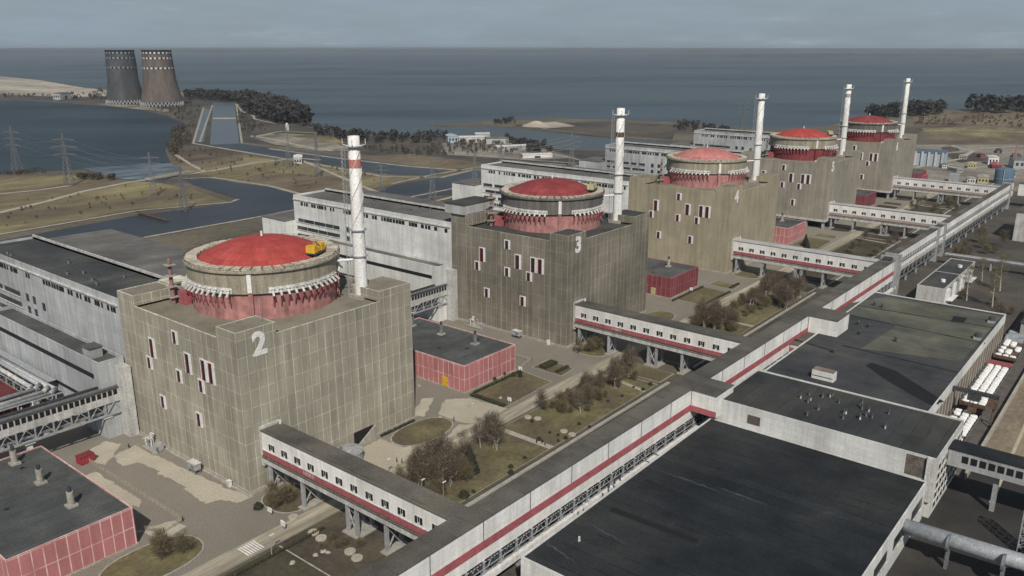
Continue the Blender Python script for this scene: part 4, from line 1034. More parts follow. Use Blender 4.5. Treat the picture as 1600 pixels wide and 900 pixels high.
for i in range(8):
    for e in (0, 8): tp.f.append((i*9+e, (i+1)*9+e, 81+(i+1)*9+e, 81+i*9+e)); tp.f.append((e*9+i, e*9+i+1, 81+e*9+i+1, 81+e*9+i))
tag(tp.build('tarpaulin', M('grey_tarpaulin', (.25, .27, .29), .15, .5), None, True), 'sagging grey tarpaulin over the load of the farthest wagon', 'tarpaulin')
t = thing('gantry_crane', 'dark steel gantry spanning the siding with a hoist hanging below', 'gantry crane', (185.5, -147, 0))
MB().box(-.7, -10.5, 10.2, .7, 9.5, 11.4).build('beam', steel_d, t)
for yy in (8.6, -9.4):
    o = MB().tube((-1.6, yy, 0), (0, yy, 10.2), .28, n=6); o.tube((1.6, yy, 0), (0, yy, 10.2), .28, n=6); o.tube((-.9, yy, 4.6), (.9, yy, 4.6), .16, n=5); o.build('leg', rust, t)
o = MB().box(-1.6, -5, 8.2, 1.6, -1.2, 10.15).build('trolley', steel_d, t)
MB().tube((0, -3, 8.2), (0, -3, 5.2), .12).build('hook_rope', steel_d, o); MB().cbox((0, -3, 4.4), (1.4, 2.6, 1.6)).build('grab', rust, o)
MB().box(-1.5, -10.4, 6.9, 1.5, -7.4, 10.1).build('cab', rust, t)
t = thing('yard_wall', 'long tan concrete wall between the siding and the road', 'wall', (140, -157.6, 0))
MB().box(0, -.5, 0, 270, 0, 2.2).build('panel', conc, t); MB().box(0, -.65, 2.2, 270, .15, 2.4).build('coping', pathm, t)

# ------------------------------------------------------------------ left side: steel bridge, transformers, hall yard
def pipe_bridge(k, label):
    t = thing('pipe_bridge', label, 'service bridge', (S*k-3.2, 66, 0), group='steel service bridges')
    L = 92
    MB().box(-L, 0, 12.4, 0, 4.6, 17).build('wall', offwhite, t)
    MB().box(-L, -.3, 17, 0, 5.0, 17.35).build('roof', roof_hall, t)
    p_ = MB(); i = 1.2
    while i < L-2: p_.box(-i-1.25, -.08, 14.9, -i, -.003, 16.6); i += 1.75
    p_.build('window_row', darkm, t)
    MB().box(-L, .4, 17.36, 0, 1.1, 17.9).build('roof_pipe', steel, t); MB().box(-L, 2.6, 17.36, 0, 3.4, 18.1).build('roof_pipe', steel_d, t)
    tr = MB(); i = 0
    while i < L-5:
        tr.box(-i-.35, -.1, 8.6, -i, .3, 12.4); tr.tube((-i, .1, 8.8), (-i-2.7, .1, 12.3), .14, n=4); tr.tube((-i-2.7, .1, 12.3), (-i-5.4, .1, 8.8), .14, n=4); i += 5.4
    tr.box(-L, -.25, 8.3, 0, .35, 8.75); tr.build('truss', steel_l, t)
    pp = MB()
    for yy, zz, r_ in ((1.2, 9.4, .45), (2.4, 10.4, .55), (3.6, 9.3, .4), (2.2, 9.0, .3), (3.2, 11.4, .35)): pp.tube((-L, yy, zz), (0, yy, zz), r_, n=8)
    pp.build('pipes', steel, t)
    for xx in (5, 29, 55, 80):
        o = MB().box(-xx-.75, .8, 0, -xx+.75, 2.6, 8.3).build('pier', whitem, t)
        MB().box(-xx-1.5, .2, 7.4, -xx+1.5, 4.4, 8.28).build('pier_head', whitem, o)
pipe_bridge(0, 'dark roofed service bridge on white piers at the left edge')
pipe_bridge(1, 'dark service bridge seen in the gap between the nearest and second blocks')
pipe_bridge(2, 'service bridge half hidden behind the second block')
# transformer bay with big pipes
t = thing('transformer_bay', 'dark red transformer bay ringed by thick white pipes at the left edge', 'transformer bay', (-14, 95, 0))
MB().box(-52, 4, 0, -5, 60, 8).build('wall', redp, t); MB().box(-52, 3.6, 8, -4.6, 60.4, 8.4).build('roof', M('red_oxide_roof', (.13, .03, .035), .3), t)
for i, (zz, of, mt) in enumerate(((12.2, 0, offwhite), (13.4, -4, steel_l), (11.4, 3.2, steel_l), (12.6, -8, offwhite))):
    MB().path([(-60, -3-of*.2, zz), (-3+of*.5, -2-of*.4, zz), (of*.5, 1-of*.4, zz), (of*.5, 60, zz)], .75, 10).build('pipe', mt, t, True)
fr = MB()
for i in range(11):
    xx = -54+i*6
    for yy in (-4.5, 1.5): fr.box(xx-.2, yy-.2, 0, xx+.2, yy+.2, 11.3)
    fr.box(xx-.15, -4.5, 10.4, xx+.15, 1.5, 10.9)
for i in range(9):
    yy = 6+i*6.5
    for xx in (-4.4, 2.6): fr.box(xx-.2, yy-.2, 0, xx+.2, yy+.2, 11.3)
    fr.box(-4.4, yy-.15, 10.4, 2.6, yy+.15, 10.9)
for yy in (-4.5, 1.5): fr.box(-55, yy-.15, 10.92, 3, yy+.15, 11.3)
for xx in (-4.4, 2.6): fr.box(xx-.15, 1.7, 10.92, xx+.15, 60, 11.3)
fr.build('frame', steel_l, t)
MB().box(1.0, 3, 13.2, 3.6, 60, 13.5).build('catwalk', steel_l, t)
rr = random.Random(21)
for i in range(16):
    xx, yy = -34+i*2.0, -8+rr.uniform(-2.5, 2.0); hh_ = rr.uniform(5, 11)
    o = MB().tube((xx, yy, 0), (xx, yy, hh_), rr.uniform(.5, 1.2), n=10).build('insulator', steel_l if i % 3 else steel, t)
    MB().tube((xx, yy, hh_), (xx+rr.uniform(-.4, .4), yy, hh_+1.6), .3, .2, 8).build('bushing', white_dirty, o)
for i in range(12):
    xx, yy = rr.uniform(-44, -9), rr.uniform(7, 56)
    MB().box(xx, yy, 8.4, xx+rr.uniform(2, 4), yy+rr.uniform(2, 5), 9.4+rr.random()).build('roof_unit', white_dirty if i % 2 else steel, t)
def pylon_mesh(h, arms=3, r=.16):
    m_ = MB(); b = h*.165; lattice(m_, 0, 0, 0, h*.55, b, h*.06, 5, r); lattice(m_, 0, 0, h*.55, h, h*.06, h*.02, 6, r*.8)
    for i in range(arms):
        z = h*(.60+.135*i); L = h*(.25-.05*abs(i-1))
        for s_ in (-1, 1):
            m_.tube((0, 0, z+h*.03), (s_*L, 0, z), r*.8, n=4); m_.tube((0, 0, z), (s_*L, 0, z), r*.8, n=4)
            m_.tube((s_*L, 0, z), (s_*L, 0, z-h*.03), r*.7, n=4)
    return m_
PY = [(28, 272, 200, 'tall pale lattice pylon nearest the left edge by the pond'), (109, 290, 211, 'lattice pylon with three cross arms between the track and the pond'),
      (240, 306, 240, 'lattice pylon standing in the dry meadow beside the outfall'), (288, 330, 262, 'slim pylon at the tip of the dry meadow by the canal'),
      (452, 262, 205, 'pylon on the meadow between canal and track, left of the stack of the nearest block'), (497, 276, 212, 'pylon on the meadow just left of the vent stack of the nearest block'),
      (597, 300, 255, 'short pylon between the two canals right of the stack of the nearest block'), (676, 322, 250, 'slender mast by the canal left of the white end block'),
      (742, 312, 238, 'slender mast beside the white end block of the hall behind the third block'), (783, 262, 222, 'pylon among the tracks left of the stack of the second block'),
      (893, 262, 208, 'pylon by the inlet between the domes and the sheds'), (866, 272, 240, 'short pylon in the tracks above the dome of the second block'),
      (1160, 204, 157, 'dark pylon on the shore behind the third block'), (812, 256, 232, 'small pylon on the harbour tracks')]
for i, (px, py, top, lab) in enumerate(PY):
    g = at(px, py); dist = (g-CP).dot(_f); h = (py-top)/FOC*dist*1.03
    tag(pylon_mesh(h, 3 if i not in (7, 8) else 1, (.0043*h+.03)).build('lattice_pylon', steel, None, loc=(g.x, g.y, 0)), lab, 'pylon', 'lattice pylons').rotation_euler.z = R(-50+((i*7) % 5-2)*9)
for (a, b, lab) in ((0, 1, 'faint power line between the two leftmost pylons'), (1, 2, 'faint power line between the pylons left and right of the outfall scrub'), (4, 5, 'faint power line between the two pylons left of the nearest stack'), (5, 6, 'faint power line crossing behind the nearest stack'), (9, 10, 'faint power line above the second dome')):
    A, B = [(at(PY[q][0], PY[q][1]), (PY[q][1]-PY[q][2])/FOC*(at(PY[q][0], PY[q][1])-CP).dot(_f)) for q in (a, b)]
    t = thing('power_line', lab, 'power line', (A[0].x, A[0].y, 0), group='power lines')
    for lv in (.60, .735, .87):
        for sd_ in (-1, 1):
            off = Vector((.64, -.77, 0))*sd_; p0 = off*A[1]*.22+Vector((0, 0, A[1]*lv)); p1 = (B[0]-A[0])+off*B[1]*.22+Vector((0, 0, B[1]*lv))
            MB().path([p0.lerp(p1, u/10)-Vector((0, 0, .035*(p1-p0).length*4*(u/10)*(1-u/10))) for u in range(11)], .07, 3).build('wire', steel, t)
for i, (px, py, top, lab) in enumerate(((97, 600, 492, 'thin lattice mast in front of the white hall wall behind the nearest block'), (622, 470, 358, 'thin lattice mast in front of the white hall wall behind the second block'))):
    g = at(px, py-6*(1-i)); dist = (g-CP).dot(_f); h = (py-top)/FOC*dist
    m_ = MB(); lattice(m_, 0, 0, 0, h, 3.2, 1.4, 12, .13); tag(m_.build('lattice_mast', steel, None, loc=(g.x, g.y, 0)), lab, 'mast')

# ------------------------------------------------------------------ cooling towers
for i, (px, py, wb, wt, top, lab, mcol) in enumerate(((197, 161.5, 56, 41, 77.5, 'left of the two far cooling towers, dark grey from painted cloud shade, with dashed bands', (.072, .077, .085)), (254, 165, 62, 42.5, 77.5, 'right of the two far cooling towers, brownish with a rusty streak and white dashed bands', (.108, .100, .094)))):  # left tower: cloud shade painted into its shell and dashes
    g = at(px, py); dist = (g-CP).dot(_f); k_ = dist/FOC; h = (py-top)*k_*.955; rb, rt = wb*k_/2*.98, wt*k_/2
    t = thing('cooling_tower', lab, 'cooling tower', (g.x, g.y, 0), group='two cooling towers')
    pf = [(rb, h*.07), (rb*.93, h*.2), (rb*.80, h*.48), (rt*1.07, h*.72), (rt, h*.97), (rt*1.01, h), (rt*.97, h), (rt*.95, h*.9)]
    MB().lathe(pf, 40).build('shell', M('tower_shell', mcol, .3, .015, streak=.3, col2=(.17, .12, .098) if i else None, fine=.06, amt2=.2, s3=(1.2, 1.2, .35)), t, True)
    MB().lathe([(rt*1.02, h*.975), (rt*1.03, h*.975), (rt*1.03, h), (rt*1.02, h)], 40).build('dark_rim', darkm, t)
    def rad(z):
        for (a, za), (b, zb) in zip(pf, pf[1:]):
            if za <= z <= zb: return a+(b-a)*(z-za)/(zb-za)
        return rb
    for zz, hh in ((.935, .03), (.84, .03), (.665, .03)):
        z1, z2 = h*zz, h*(zz+hh); nb = 22
        d_ = MB(); d2 = MB()
        for j in range(nb):
            a = 2*math.pi*j/nb; (d_ if 1 else d2).arc((0, 0), rad(z1)*1.004, rad(z1)*1.014, z1, z2, a, a+math.pi/nb*1.05, 2); d2.arc((0, 0), rad(z1)*1.003, rad(z1)*1.012, z1, z2, a+math.pi/nb*1.08, a+2*math.pi/nb-.005, 2)
        d_.build('white_dashes', M('tower_white_dash', (.55, .55, .55) if i else (.25, .26, .28), .2), t); d2.build('dark_dashes', darkm, t)  # the left tower's dashes are darkened for the painted cloud shade
    lg = MB(); nl = 36
    for j in range(nl):
        a, b = 2*math.pi*j/nl, 2*math.pi*(j+.5)/nl; c_ = 2*math.pi*(j+1)/nl
        for q in (a, c_): lg.tube((rb*1.05*math.cos(b), rb*1.05*math.sin(b), 0), (rb*math.cos(q), rb*math.sin(q), h*.075), 1.0, n=4)
    lg.build('leg', steel_l, t)
    MB().lathe([(rb*.86, 0), (rb*.86, h*.07)], 32).build('basin', darkm, t)

# ------------------------------------------------------------------ trees
def twig_crown(rr, mb, cx, cy, cz, rx, rz, n, ln=1.0, wd=.05, up=.5):
    for i in range(n):
        while True:
            p = Vector((rr.uniform(-1, 1), rr.uniform(-1, 1), rr.uniform(-1, 1)))
            if p.length < 1: break
        q = Vector((cx+p.x*rx, cy+p.y*rx, cz+p.z*rz))
        d = Vector((p.x+rr.uniform(-.6, .6), p.y+rr.uniform(-.6, .6), up+p.z*.5+rr.uniform(-.4, .5))).normalized()
        L = ln*rr.uniform(.5, 1.3); e = d.cross(Vector((rr.uniform(-1, 1), rr.uniform(-1, 1), rr.uniform(-1, 1)))).normalized()*wd*rr.uniform(.6, 1.4)
        a = q; b = q+d*L
        mb.add([a-e, a+e, b], [(0, 1, 2)])
def bare_tree(seed, h, spread, n, trunk_m, tw_m, multi=1):
    rr = random.Random(seed); tr = MB(); cr = MB()
    for mlt in range(multi):
        off = Vector((rr.uniform(-.5, .5), rr.uniform(-.5, .5), 0))*(multi-1)
        lean = Vector((rr.uniform(-.12, .12), rr.uniform(-.12, .12), 1))*(h*rr.uniform(.8, 1))
        p0 = off; segs = 5; r0 = h*.022
        prev = p0
        for i in range(segs):
            q = p0+lean*((i+1)/segs)+Vector((rr.uniform(-.2, .2), rr.uniform(-.2, .2), 0))
            ra, rb_ = r0*(1-i/segs*.85), r0*(1-(i+1)/segs*.85)
            tr.tube(prev, q, ra, rb_, 6, False)
            if i >= 1:
                for j in range(3):
                    a = rr.uniform(0, 6.28); L = spread*rr.uniform(.6, 1.05)*(1.1-i/segs*.6)
                    e = q+Vector((math.cos(a)*L, math.sin(a)*L, L*rr.uniform(.4, .9)))
                    mid = q.lerp(e, .5)+Vector((0, 0, -.15*L*.3))
                    tr.tube(q, mid, rb_*.7, rb_*.45, 5, False); tr.tube(mid, e, rb_*.45, .015, 4, False)
                    for m2 in range(3):
                        s_ = q.lerp(e, rr.uniform(.4, .95)); f_ = s_+Vector((rr.uniform(-1, 1), rr.uniform(-1, 1), rr.uniform(.2, 1)))*L*.4
                        tr.tube(s_, f_, .03, .01, 3, False)
                        twig_crown(rr, cr, *f_, spread*.3, spread*.3, n//(segs*9*multi)+1, 1.25, .032)
            prev = q
        twig_crown(rr, cr, off.x+lean.x*.7, off.y+lean.y*.7, h*.62, spread*.95, h*.36, n//2//multi, 1.4, .03)
    return tr.mesh('trunk', trunk_m, True), cr.mesh('crown', tw_m)
V = [bare_tree(1, 8.5, 2.8, 1500, bark, twig), bare_tree(2, 10, 3.2, 1700, bark_l, twig), bare_tree(3, 6.5, 2.6, 1300, bark, twig_ol), bare_tree(4, 9, 3.6, 2400, bark_l, twig, 3),
     bare_tree(5, 5, 2.4, 1200, bark, twig_ol, 2), bare_tree(6, 13, 2.0, 700, bark_l, twig_ol)]
def tree(v, x, y, s, label, group, z=.13, cat='tree'):
    t = thing('bare_tree', label, cat, (x, y, z), random.uniform(0, 6.28), group); t.scale = (s, s, s*random.uniform(.9, 1.1))
    put('trunk', V[v][0], t); put('crown', V[v][1], t); return t
ordw = ['first', 'second', 'third', 'fourth', 'fifth', 'sixth', 'seventh', 'eighth', 'ninth', 'tenth', 'eleventh', 'twelfth', 'thirteenth', 'fourteenth']
def group_trees(pts, fmt, group, cat='tree'):
    for i, (v, x, y, s) in enumerate(pts): tree(v, x, y, s, fmt % ordw[i] if '%s' in fmt else fmt, group, cat=cat)
group_trees([(3, 36, -41, 1.15), (1, 38.5, -37, 1.2), (3, 35, -35, 1.1), (0, 41, -35, 1.15), (1, 44, -36, 1.25), (3, 40, -40.5, .95), (0, 46, -32.5, 1.0), (3, 33, -38, 1.0), (3, 42, -32, .95), (3, 38, -32, 1.0), (3, 45, -39, .8)], '%s bare tree from the nearest bridge in the thicket left of the conifer', 'bare thicket by the bridge of the nearest block')
group_trees([(1, 52.5, -37.5, 1.0), (3, 65.5, -36.5, 1.05), (0, 68, -33, .95), (3, 70, -31, .9), (1, 64, -32, .8)], '%s bare tree right of the conifer, before the footpath', 'bare trees beyond the conifer')
group_trees([(0, 100, -30, .85), (2, 104, -35, .95), (1, 106, -42, .8), (0, 111, -43, .8), (2, 116, -38, .9), (3, 122, -34, .8), (0, 127, -37, .85), (3, 133, -40, .9), (2, 138, -38, .9), (1, 143, -35, .8), (3, 148, -37, 1.0), (4, 152, -33, 1.0)],
            '%s bare tree from the footpath in the row along the road to the second bridge', 'bare trees along the road to the second bridge')
group_trees([(4, 3, -13, 1.0), (4, -1, -12, .9), (2, 2, -8, .8)], '%s bare shrub on the round lawn under the nearest bridge', 'shrubs under the nearest bridge', 'shrub')
group_trees([(4, -33, -10, 1.1), (4, -28, -12, .95), (2, -31, -7, .75)], '%s bare shrub on the oval lawn by the pink building at lower left', 'shrubs by the lower left pink building', 'shrub')
group_trees([(4, 158, -11, 1.0), (4, 162, -12.5, 1.0), (2, 154, -8, .8)], '%s bare shrub on the round lawn under the second bridge', 'shrubs under the second bridge', 'shrub')
rr = random.Random(77)
def scatter(nn, x0, x1, y0, y1, vs, s0, s1, label, group, cat='tree'):
    for i in range(nn): tree(rr.choice(vs), rr.uniform(x0, x1), rr.uniform(y0, y1), rr.uniform(s0, s1), label, group, cat=cat)
scatter(16, 216, 235, -50, -30, (3, 3, 0, 4), .8, 1.1, 'bare brown tree in the dense thicket between the second and third bridges', 'thicket between the second and third bridges')
scatter(22, 262, 300, -52, -29, (3, 3, 0, 4), .8, 1.1, 'bare brown tree in the thicket before the third bridge', 'thicket before the third bridge')
scatter(8, 236, 262, -48, -30, (4, 2), .5, .8, 'low bare shrub on the lawn between the thickets by the third bridge', 'shrubs by the third bridge', 'shrub')
scatter(12, 372, 462, -56, -30, (4, 2, 0), .6, .9, 'bare tree on the dark lawn between the third and fourth bridges', 'trees between the third and fourth bridges')
scatter(12, 540, 630, -60, -25, (4, 2, 0), .7, 1.0, 'bare tree on the dark lawn between the two farthest bridges', 'trees between the two farthest bridges')
scatter(7, 296, 345, -140, -112, (3, 4, 2), .7, 1.0, 'bare shrub in the yard beside the small white building', 'shrubs by the small white building', 'shrub')
scatter(9, 425, 520, -110, -92, (3, 4, 0), .8, 1.1, 'bare tree beyond the pipe rack right of the gallery', 'trees beyond the pipe rack')
for i, (px, py, s) in enumerate(((1322 + 228, 480, 1.5), (1510, 470, 1.4), (1562, 455, 1.6), (1534, 440, 1.2))):
    g = at(px, py); tree(5, g.x, g.y, s, 'tall slim bare poplar behind the olive roof, %s from the right edge' % ordw[[1, 3, 0, 2][i]], 'poplars on the right')
scatter(5, -6, 2.5, -47, -30, (4,), .35, .55, 'small bare shrub on the lawn left of the nearest bridge', 'small shrubs by the nearest bridge', 'shrub')
scatter(18, 30, 48, -44, -29, (4, 2), .55, .95, 'low tangled brown shrub in the thicket by the nearest bridge', 'low shrubs of the nearest thicket', 'shrub')
scatter(26, 97, 153, -44, -29, (4, 4, 2), .4, .8, 'low tangled brown shrub in the strip along the road to the second bridge', 'low shrubs along the road', 'shrub')
scatter(20, 212, 300, -50, -29, (4, 4, 2), .5, .9, 'low tangled brown shrub between the second and third bridges', 'low shrubs between the second and third bridges', 'shrub')
# conifers and evergreen balls
def conifer(x, y, h, r, label):
    rr_ = random.Random(int(x*7)); t = thing('conifer', label, 'tree', (x, y, .13))
    MB().tube((0, 0, 0), (0, 0, h*.96), .16*h/8, .03, 6).build('trunk', bark, t)
    m_ = MB()
    for i in range(int(1100*h/8)):
        u = rr_.random()**1.3; z = h*(.07+.93*u); rad_ = r*(1-u)**.85+.05; a = rr_.uniform(0, 6.28)
        q = Vector((math.cos(a), math.sin(a), 0)); base = q*rad_*rr_.uniform(.15, .6)+Vector((0, 0, z)); tip = q*rad_*rr_.uniform(.8, 1.15)+Vector((0, 0, z-rad_*.28))
        e = Vector((-q.y, q.x, 0))*(.16+.12*rad_); m_.add([base-e, base+e, tip+e*.5, tip-e*.5], [(0, 1, 2, 3)])
    m_.build('crown', conif, t)
conifer(50, -40, 9.0, 3.0, 'dark green conifer in the lawn between the two nearest bridges')
conifer(409, -9, 8, 2.6, 'bigger of two dark conifers before the pink building beyond the olive block')
conifer(404, -12, 6, 2.2, 'smaller of two dark conifers before the pink building beyond the olive block')
conifer(119, -4.5, 3.0, 1.1, 'small dark evergreen bush nearest the hedge by the pink building')
def ball_mesh(seed, n=260):
    r_ = random.Random(seed); m_ = MB()
    for i in range(n):
        a, b = r_.uniform(0, 6.28), r_.uniform(0, 1.5); rad_ = r_.uniform(.6, 1.0)
        q = Vector((math.cos(a)*math.sin(b), math.sin(a)*math.sin(b), math.cos(b)))*rad_; e = Vector((r_.uniform(-1, 1), r_.uniform(-1, 1), r_.uniform(-1, 1))).normalized()*.17; f_ = e.cross(q).normalized()*.16
        m_.add([q-e, q+f_, q+e, q-f_], [(0, 1, 2, 3)])
    return m_
bush_me = [ball_mesh(i).mesh('evergreen_bush', hedgem) for i in range(3)]
bl = [(552, 772, 1.5), (735, 768, 1.0), (723, 773, .7)]
def bush(px, py, s, label, group='evergreen bushes on the lawns'):
    g = at(px, py); o = tag(put('evergreen_bush', rr.choice(bush_me), None, (g.x, g.y, .13), rr.uniform(0, 6)), label, 'bush', group); o.scale = (s, s, s*1.25); return o
bush(725, 777, 1.7, 'darkest round bush on the lawn near the corner of the nearest bridge and the gallery')
bush(798, 740, 1.0, 'small dark bush in the middle of the lawn left of the footpath')
bush(798, 731, .9, 'smaller dark bush just above the other in the middle of the lawn')
bush(820, 717, .7, 'tiny dark bush on the lawn nearest the footpath')
bush(740, 770, .7, 'tiny dark bush right of the darkest round bush')
for i, (px, py) in enumerate(((831, 660), (859, 677), (872, 681), (884, 686), (842, 688), (872, 690), (905, 664), (921, 668), (950, 628), (972, 620), (1005, 610), (1016, 602), (990, 606))):
    bush(px, py, rr.uniform(.55, .95), 'low dark bush dotted over the lawn between the footpath and the second bridge', 'low bushes near the second bridge')
for i, (px, py) in enumerate(((745, 598), (755, 592), (772, 588), (787, 580), (802, 582))):
    bush(px, py+6, rr.uniform(.9, 1.3), '%s dark bush along the wall of the pink building between the nearest and second blocks' % ordw[i], 'bushes by the pink wall')
bush(404, 795, 1.5, 'dark round bush on the lawn at the near corner of the nearest block')
def hedge(x0, y0, x1, y1, h, label):
    r_ = random.Random(int(x0)); m_ = MB().box(x0+.15, y0+.15, 0, x1-.15, y1-.15, h-.15)
    for i in range(int((x1-x0)*(y1-y0)*26+120)):
        q = Vector((r_.uniform(x0, x1), r_.uniform(y0, y1), h*r_.uniform(.9, 1.05))) if r_.random() < .6 else Vector((r_.choice((x0, x1)), r_.uniform(y0, y1), r_.uniform(.1, h))) if r_.random() < .5 else Vector((r_.uniform(x0, x1), r_.choice((y0, y1)), r_.uniform(.1, h)))
        e = Vector((r_.uniform(-1, 1), r_.uniform(-1, 1), r_.uniform(-1, 1))).normalized()*.22; f_ = e.orthogonal().normalized()*.2
        m_.add([q-e, q+f_, q+e, q-f_], [(0, 1, 2, 3)])
    tag(m_.build('hedge', hedgem), label, 'hedge')
hedge(131, -8, 139, -4.5, 1.2, 'broad clipped dark hedge on the small lawn before the second block')
hedge(131, -14, 138.5, -12.6, .9, 'narrow clipped hedge along the road side of the small lawn before the second block')
hedge(92.4, -18.0, 94, -2, .9, 'clipped hedge at the near end of the lawn by the pink building')
hedge(95, -2.2, 123, -1.2, .9, 'long low hedge along the foot of the pink building between the nearest and second blocks')
hedge(49, -2.0, 64, -1.1, .8, 'low hedge at the foot of the right wall of the nearest block')
hedge(38, -29.4, 62, -28.7, .8, 'thin hedge along the road before the bare thicket')
hedge(-30, -31, 2, -30.2, .7, 'thin hedge along the road left of the nearest bridge')
for nm_, (xx0, yy0, xx1, yy1), lab in (('a', (246, -18, 279, -17), 'dark hedge edging the lawn before the dark red building'), ('b', (246, -2.4, 279, -1.6), 'hedge at the foot of the dark red building'), ('c', (286, -15, 297, -13.8), 'hedge edging the small lawn before the third block')):
    hedge(xx0, yy0, xx1, yy1, .8, lab)
# far woods: one mass each
def wood(name, mat, px, n, h0, h1, seed, spread=10.0, kind='stuff'):
    r_ = random.Random(seed); poly = ap(0, *px); m_ = MB()
    xs = [p[0] for p in poly]; ys = [p[1] for p in poly]
    def inside(x, y):
        c = False; j = len(poly)-1
        for i in range(len(poly)):
            if (poly[i][1] > y) != (poly[j][1] > y) and x < (poly[j][0]-poly[i][0])*(y-poly[i][1])/(poly[j][1]-poly[i][1])+poly[i][0]: c = not c
            j = i
        return c
    cnt = 0; tries = 0
    while cnt < n and tries < n*60:
        tries += 1
        x, y = r_.uniform(min(xs), max(xs)), r_.uniform(min(ys), max(ys))
        if not inside(x, y): continue
        cnt += 1; h = r_.uniform(h0, h1); rad_ = h*r_.uniform(.28, .45)
        m_.tube((x, y, 0), (x, y, h*.6), h*.02, n=3, cap=False)
        for i in range(34):
            a, b = r_.uniform(0, 6.28), math.acos(r_.uniform(-.8, 1)); q = Vector((x+rad_*math.cos(a)*math.sin(b)*r_.uniform(.5, 1), y+rad_*math.sin(a)*math.sin(b)*r_.uniform(.5, 1), h*.58+h*.42*math.cos(b)*r_.uniform(.6, 1)))
            e = Vector((r_.uniform(-1, 1), r_.uniform(-1, 1), r_.uniform(-1, 1))).normalized()*rad_*.32; f_ = e.cross(Vector((r_.uniform(-1, 1), r_.uniform(-1, 1), r_.uniform(-1, 1)))).normalized()*rad_*.3
            m_.add([q-e, q+f_, q+e, q-f_], [(0, 1, 2, 3)])
    return struct(name, m_, mat, kind)
wood('winter_wood', woods, [(372, 166), (410, 160), (445, 172), (478, 186), (486, 196), (470, 200), (425, 192), (395, 182)], 230, 17, 32, 1)
wood('shore_wood', woods, [(286, 150), (330, 152), (395, 157), (400, 162), (330, 158), (290, 156)], 130, 13, 26, 2)
wood('shore_wood', woods, [(485, 200), (530, 209), (600, 216), (700, 214), (700, 222), (640, 226), (560, 224), (500, 214)], 130, 7, 13, 3)
wood('shore_wood', woods, [(790, 218), (850, 230), (870, 240), (840, 242), (790, 228)], 60, 6, 11, 4)
wood('shore_wood', woods, [(1060, 193), (1130, 202), (1140, 210), (1050, 204)], 60, 6, 11, 5)
wood('shore_wood', woods, [(1360, 184), (1420, 176), (1470, 175), (1470, 181), (1400, 184), (1366, 190)], 90, 14, 28, 6)
wood('shore_wood', woods, [(1505, 173), (1600, 170), (1700, 168), (1700, 174), (1600, 177), (1520, 178)], 130, 16, 36, 7)
wood('pond_scrub', woods, [(90, 152), (165, 142), (285, 144), (284, 152), (170, 158), (110, 158)], 120, 5, 12, 8)
wood('pond_scrub', scrubm, [(262, 235), (268, 205), (285, 195), (300, 215), (296, 226), (272, 248)], 110, 4, 9, 9)
wood('pond_scrub', scrubm, [(120, 277), (180, 280), (178, 283), (125, 281)], 40, 3, 7, 10)
wood('pond_scrub', scrubm, [(0, 271), (75, 268), (75, 272), (0, 275)], 30, 2.5, 5, 11)
wood('far_scrub', scrubm, [(1430, 184), (1700, 180), (1700, 205), (1600, 200), (1430, 196)], 170, 3, 7, 12)
wood('far_scrub', scrubm, [(700, 222), (800, 218), (850, 236), (790, 244), (700, 234)], 80, 3, 8, 13)
wood('spit_scrub', woods, [(-100, 146), (0, 147), (90, 151), (85, 155), (0, 153), (-100, 153)], 80, 4, 9, 14)
wood('meadow_scrub', scrubm, [(0, 320), (200, 288), (330, 310), (200, 325), (0, 360)], 45, 1.5, 3.5, 21)
wood('meadow_scrub', scrubm, [(260, 250), (300, 232), (400, 246), (560, 266), (620, 278), (470, 300), (330, 272)], 90, 1.5, 4, 22)
wood('scrub_belt', scrubm, [(370, 170), (395, 190), (420, 205), (390, 212), (372, 205)], 60, 3, 8, 23)
wood('scrub_belt', scrubm, [(225, 172), (300, 160), (318, 166), (300, 210), (270, 200), (280, 185)], 70, 3, 8, 24)
wood('mole_scrub', woods, [(770, 191), (800, 189), (806, 194), (772, 195)], 26, 4, 10, 15)
wood('far_scrub', scrubm, [(560, 232), (690, 226), (760, 240), (640, 246)], 80, 3, 7, 16)

# ------------------------------------------------------------------ far buildings
def shed(px, py, L, W_, H, rz, wm, rm, name, label, cat='shed'):
    g = at(px, py); t = thing(name, label, cat, (g.x, g.y, 0), rz)
    MB().box(-L/2, -W_/2, 0, L/2, W_/2, H).build('wall', wm, t)
    MB().add([(-L/2-.4, -W_/2-.4, H), (L/2+.4, -W_/2-.4, H), (L/2+.4, W_/2+.4, H), (-L/2-.4, W_/2+.4, H), (-L/2-.4, 0, H+W_*.12), (L/2+.4, 0, H+W_*.12)], [(0, 1, 5, 4), (2, 3, 4, 5), (1, 2, 5), (3, 0, 4), (0, 3, 2, 1)]).build('roof', rm, t)
    for i in range(3): MB().box(-L/2-.1, -W_/2+W_*(.12+.3*i), H*.35, -L/2-.003, -W_/2+W_*(.28+.3*i), H*.7).build('window', glassm, t)
    MB().box(-L*.1, -W_/2-.1, 0, L*.1, -W_/2-.003, H*.6).build('door', steel_d, t)
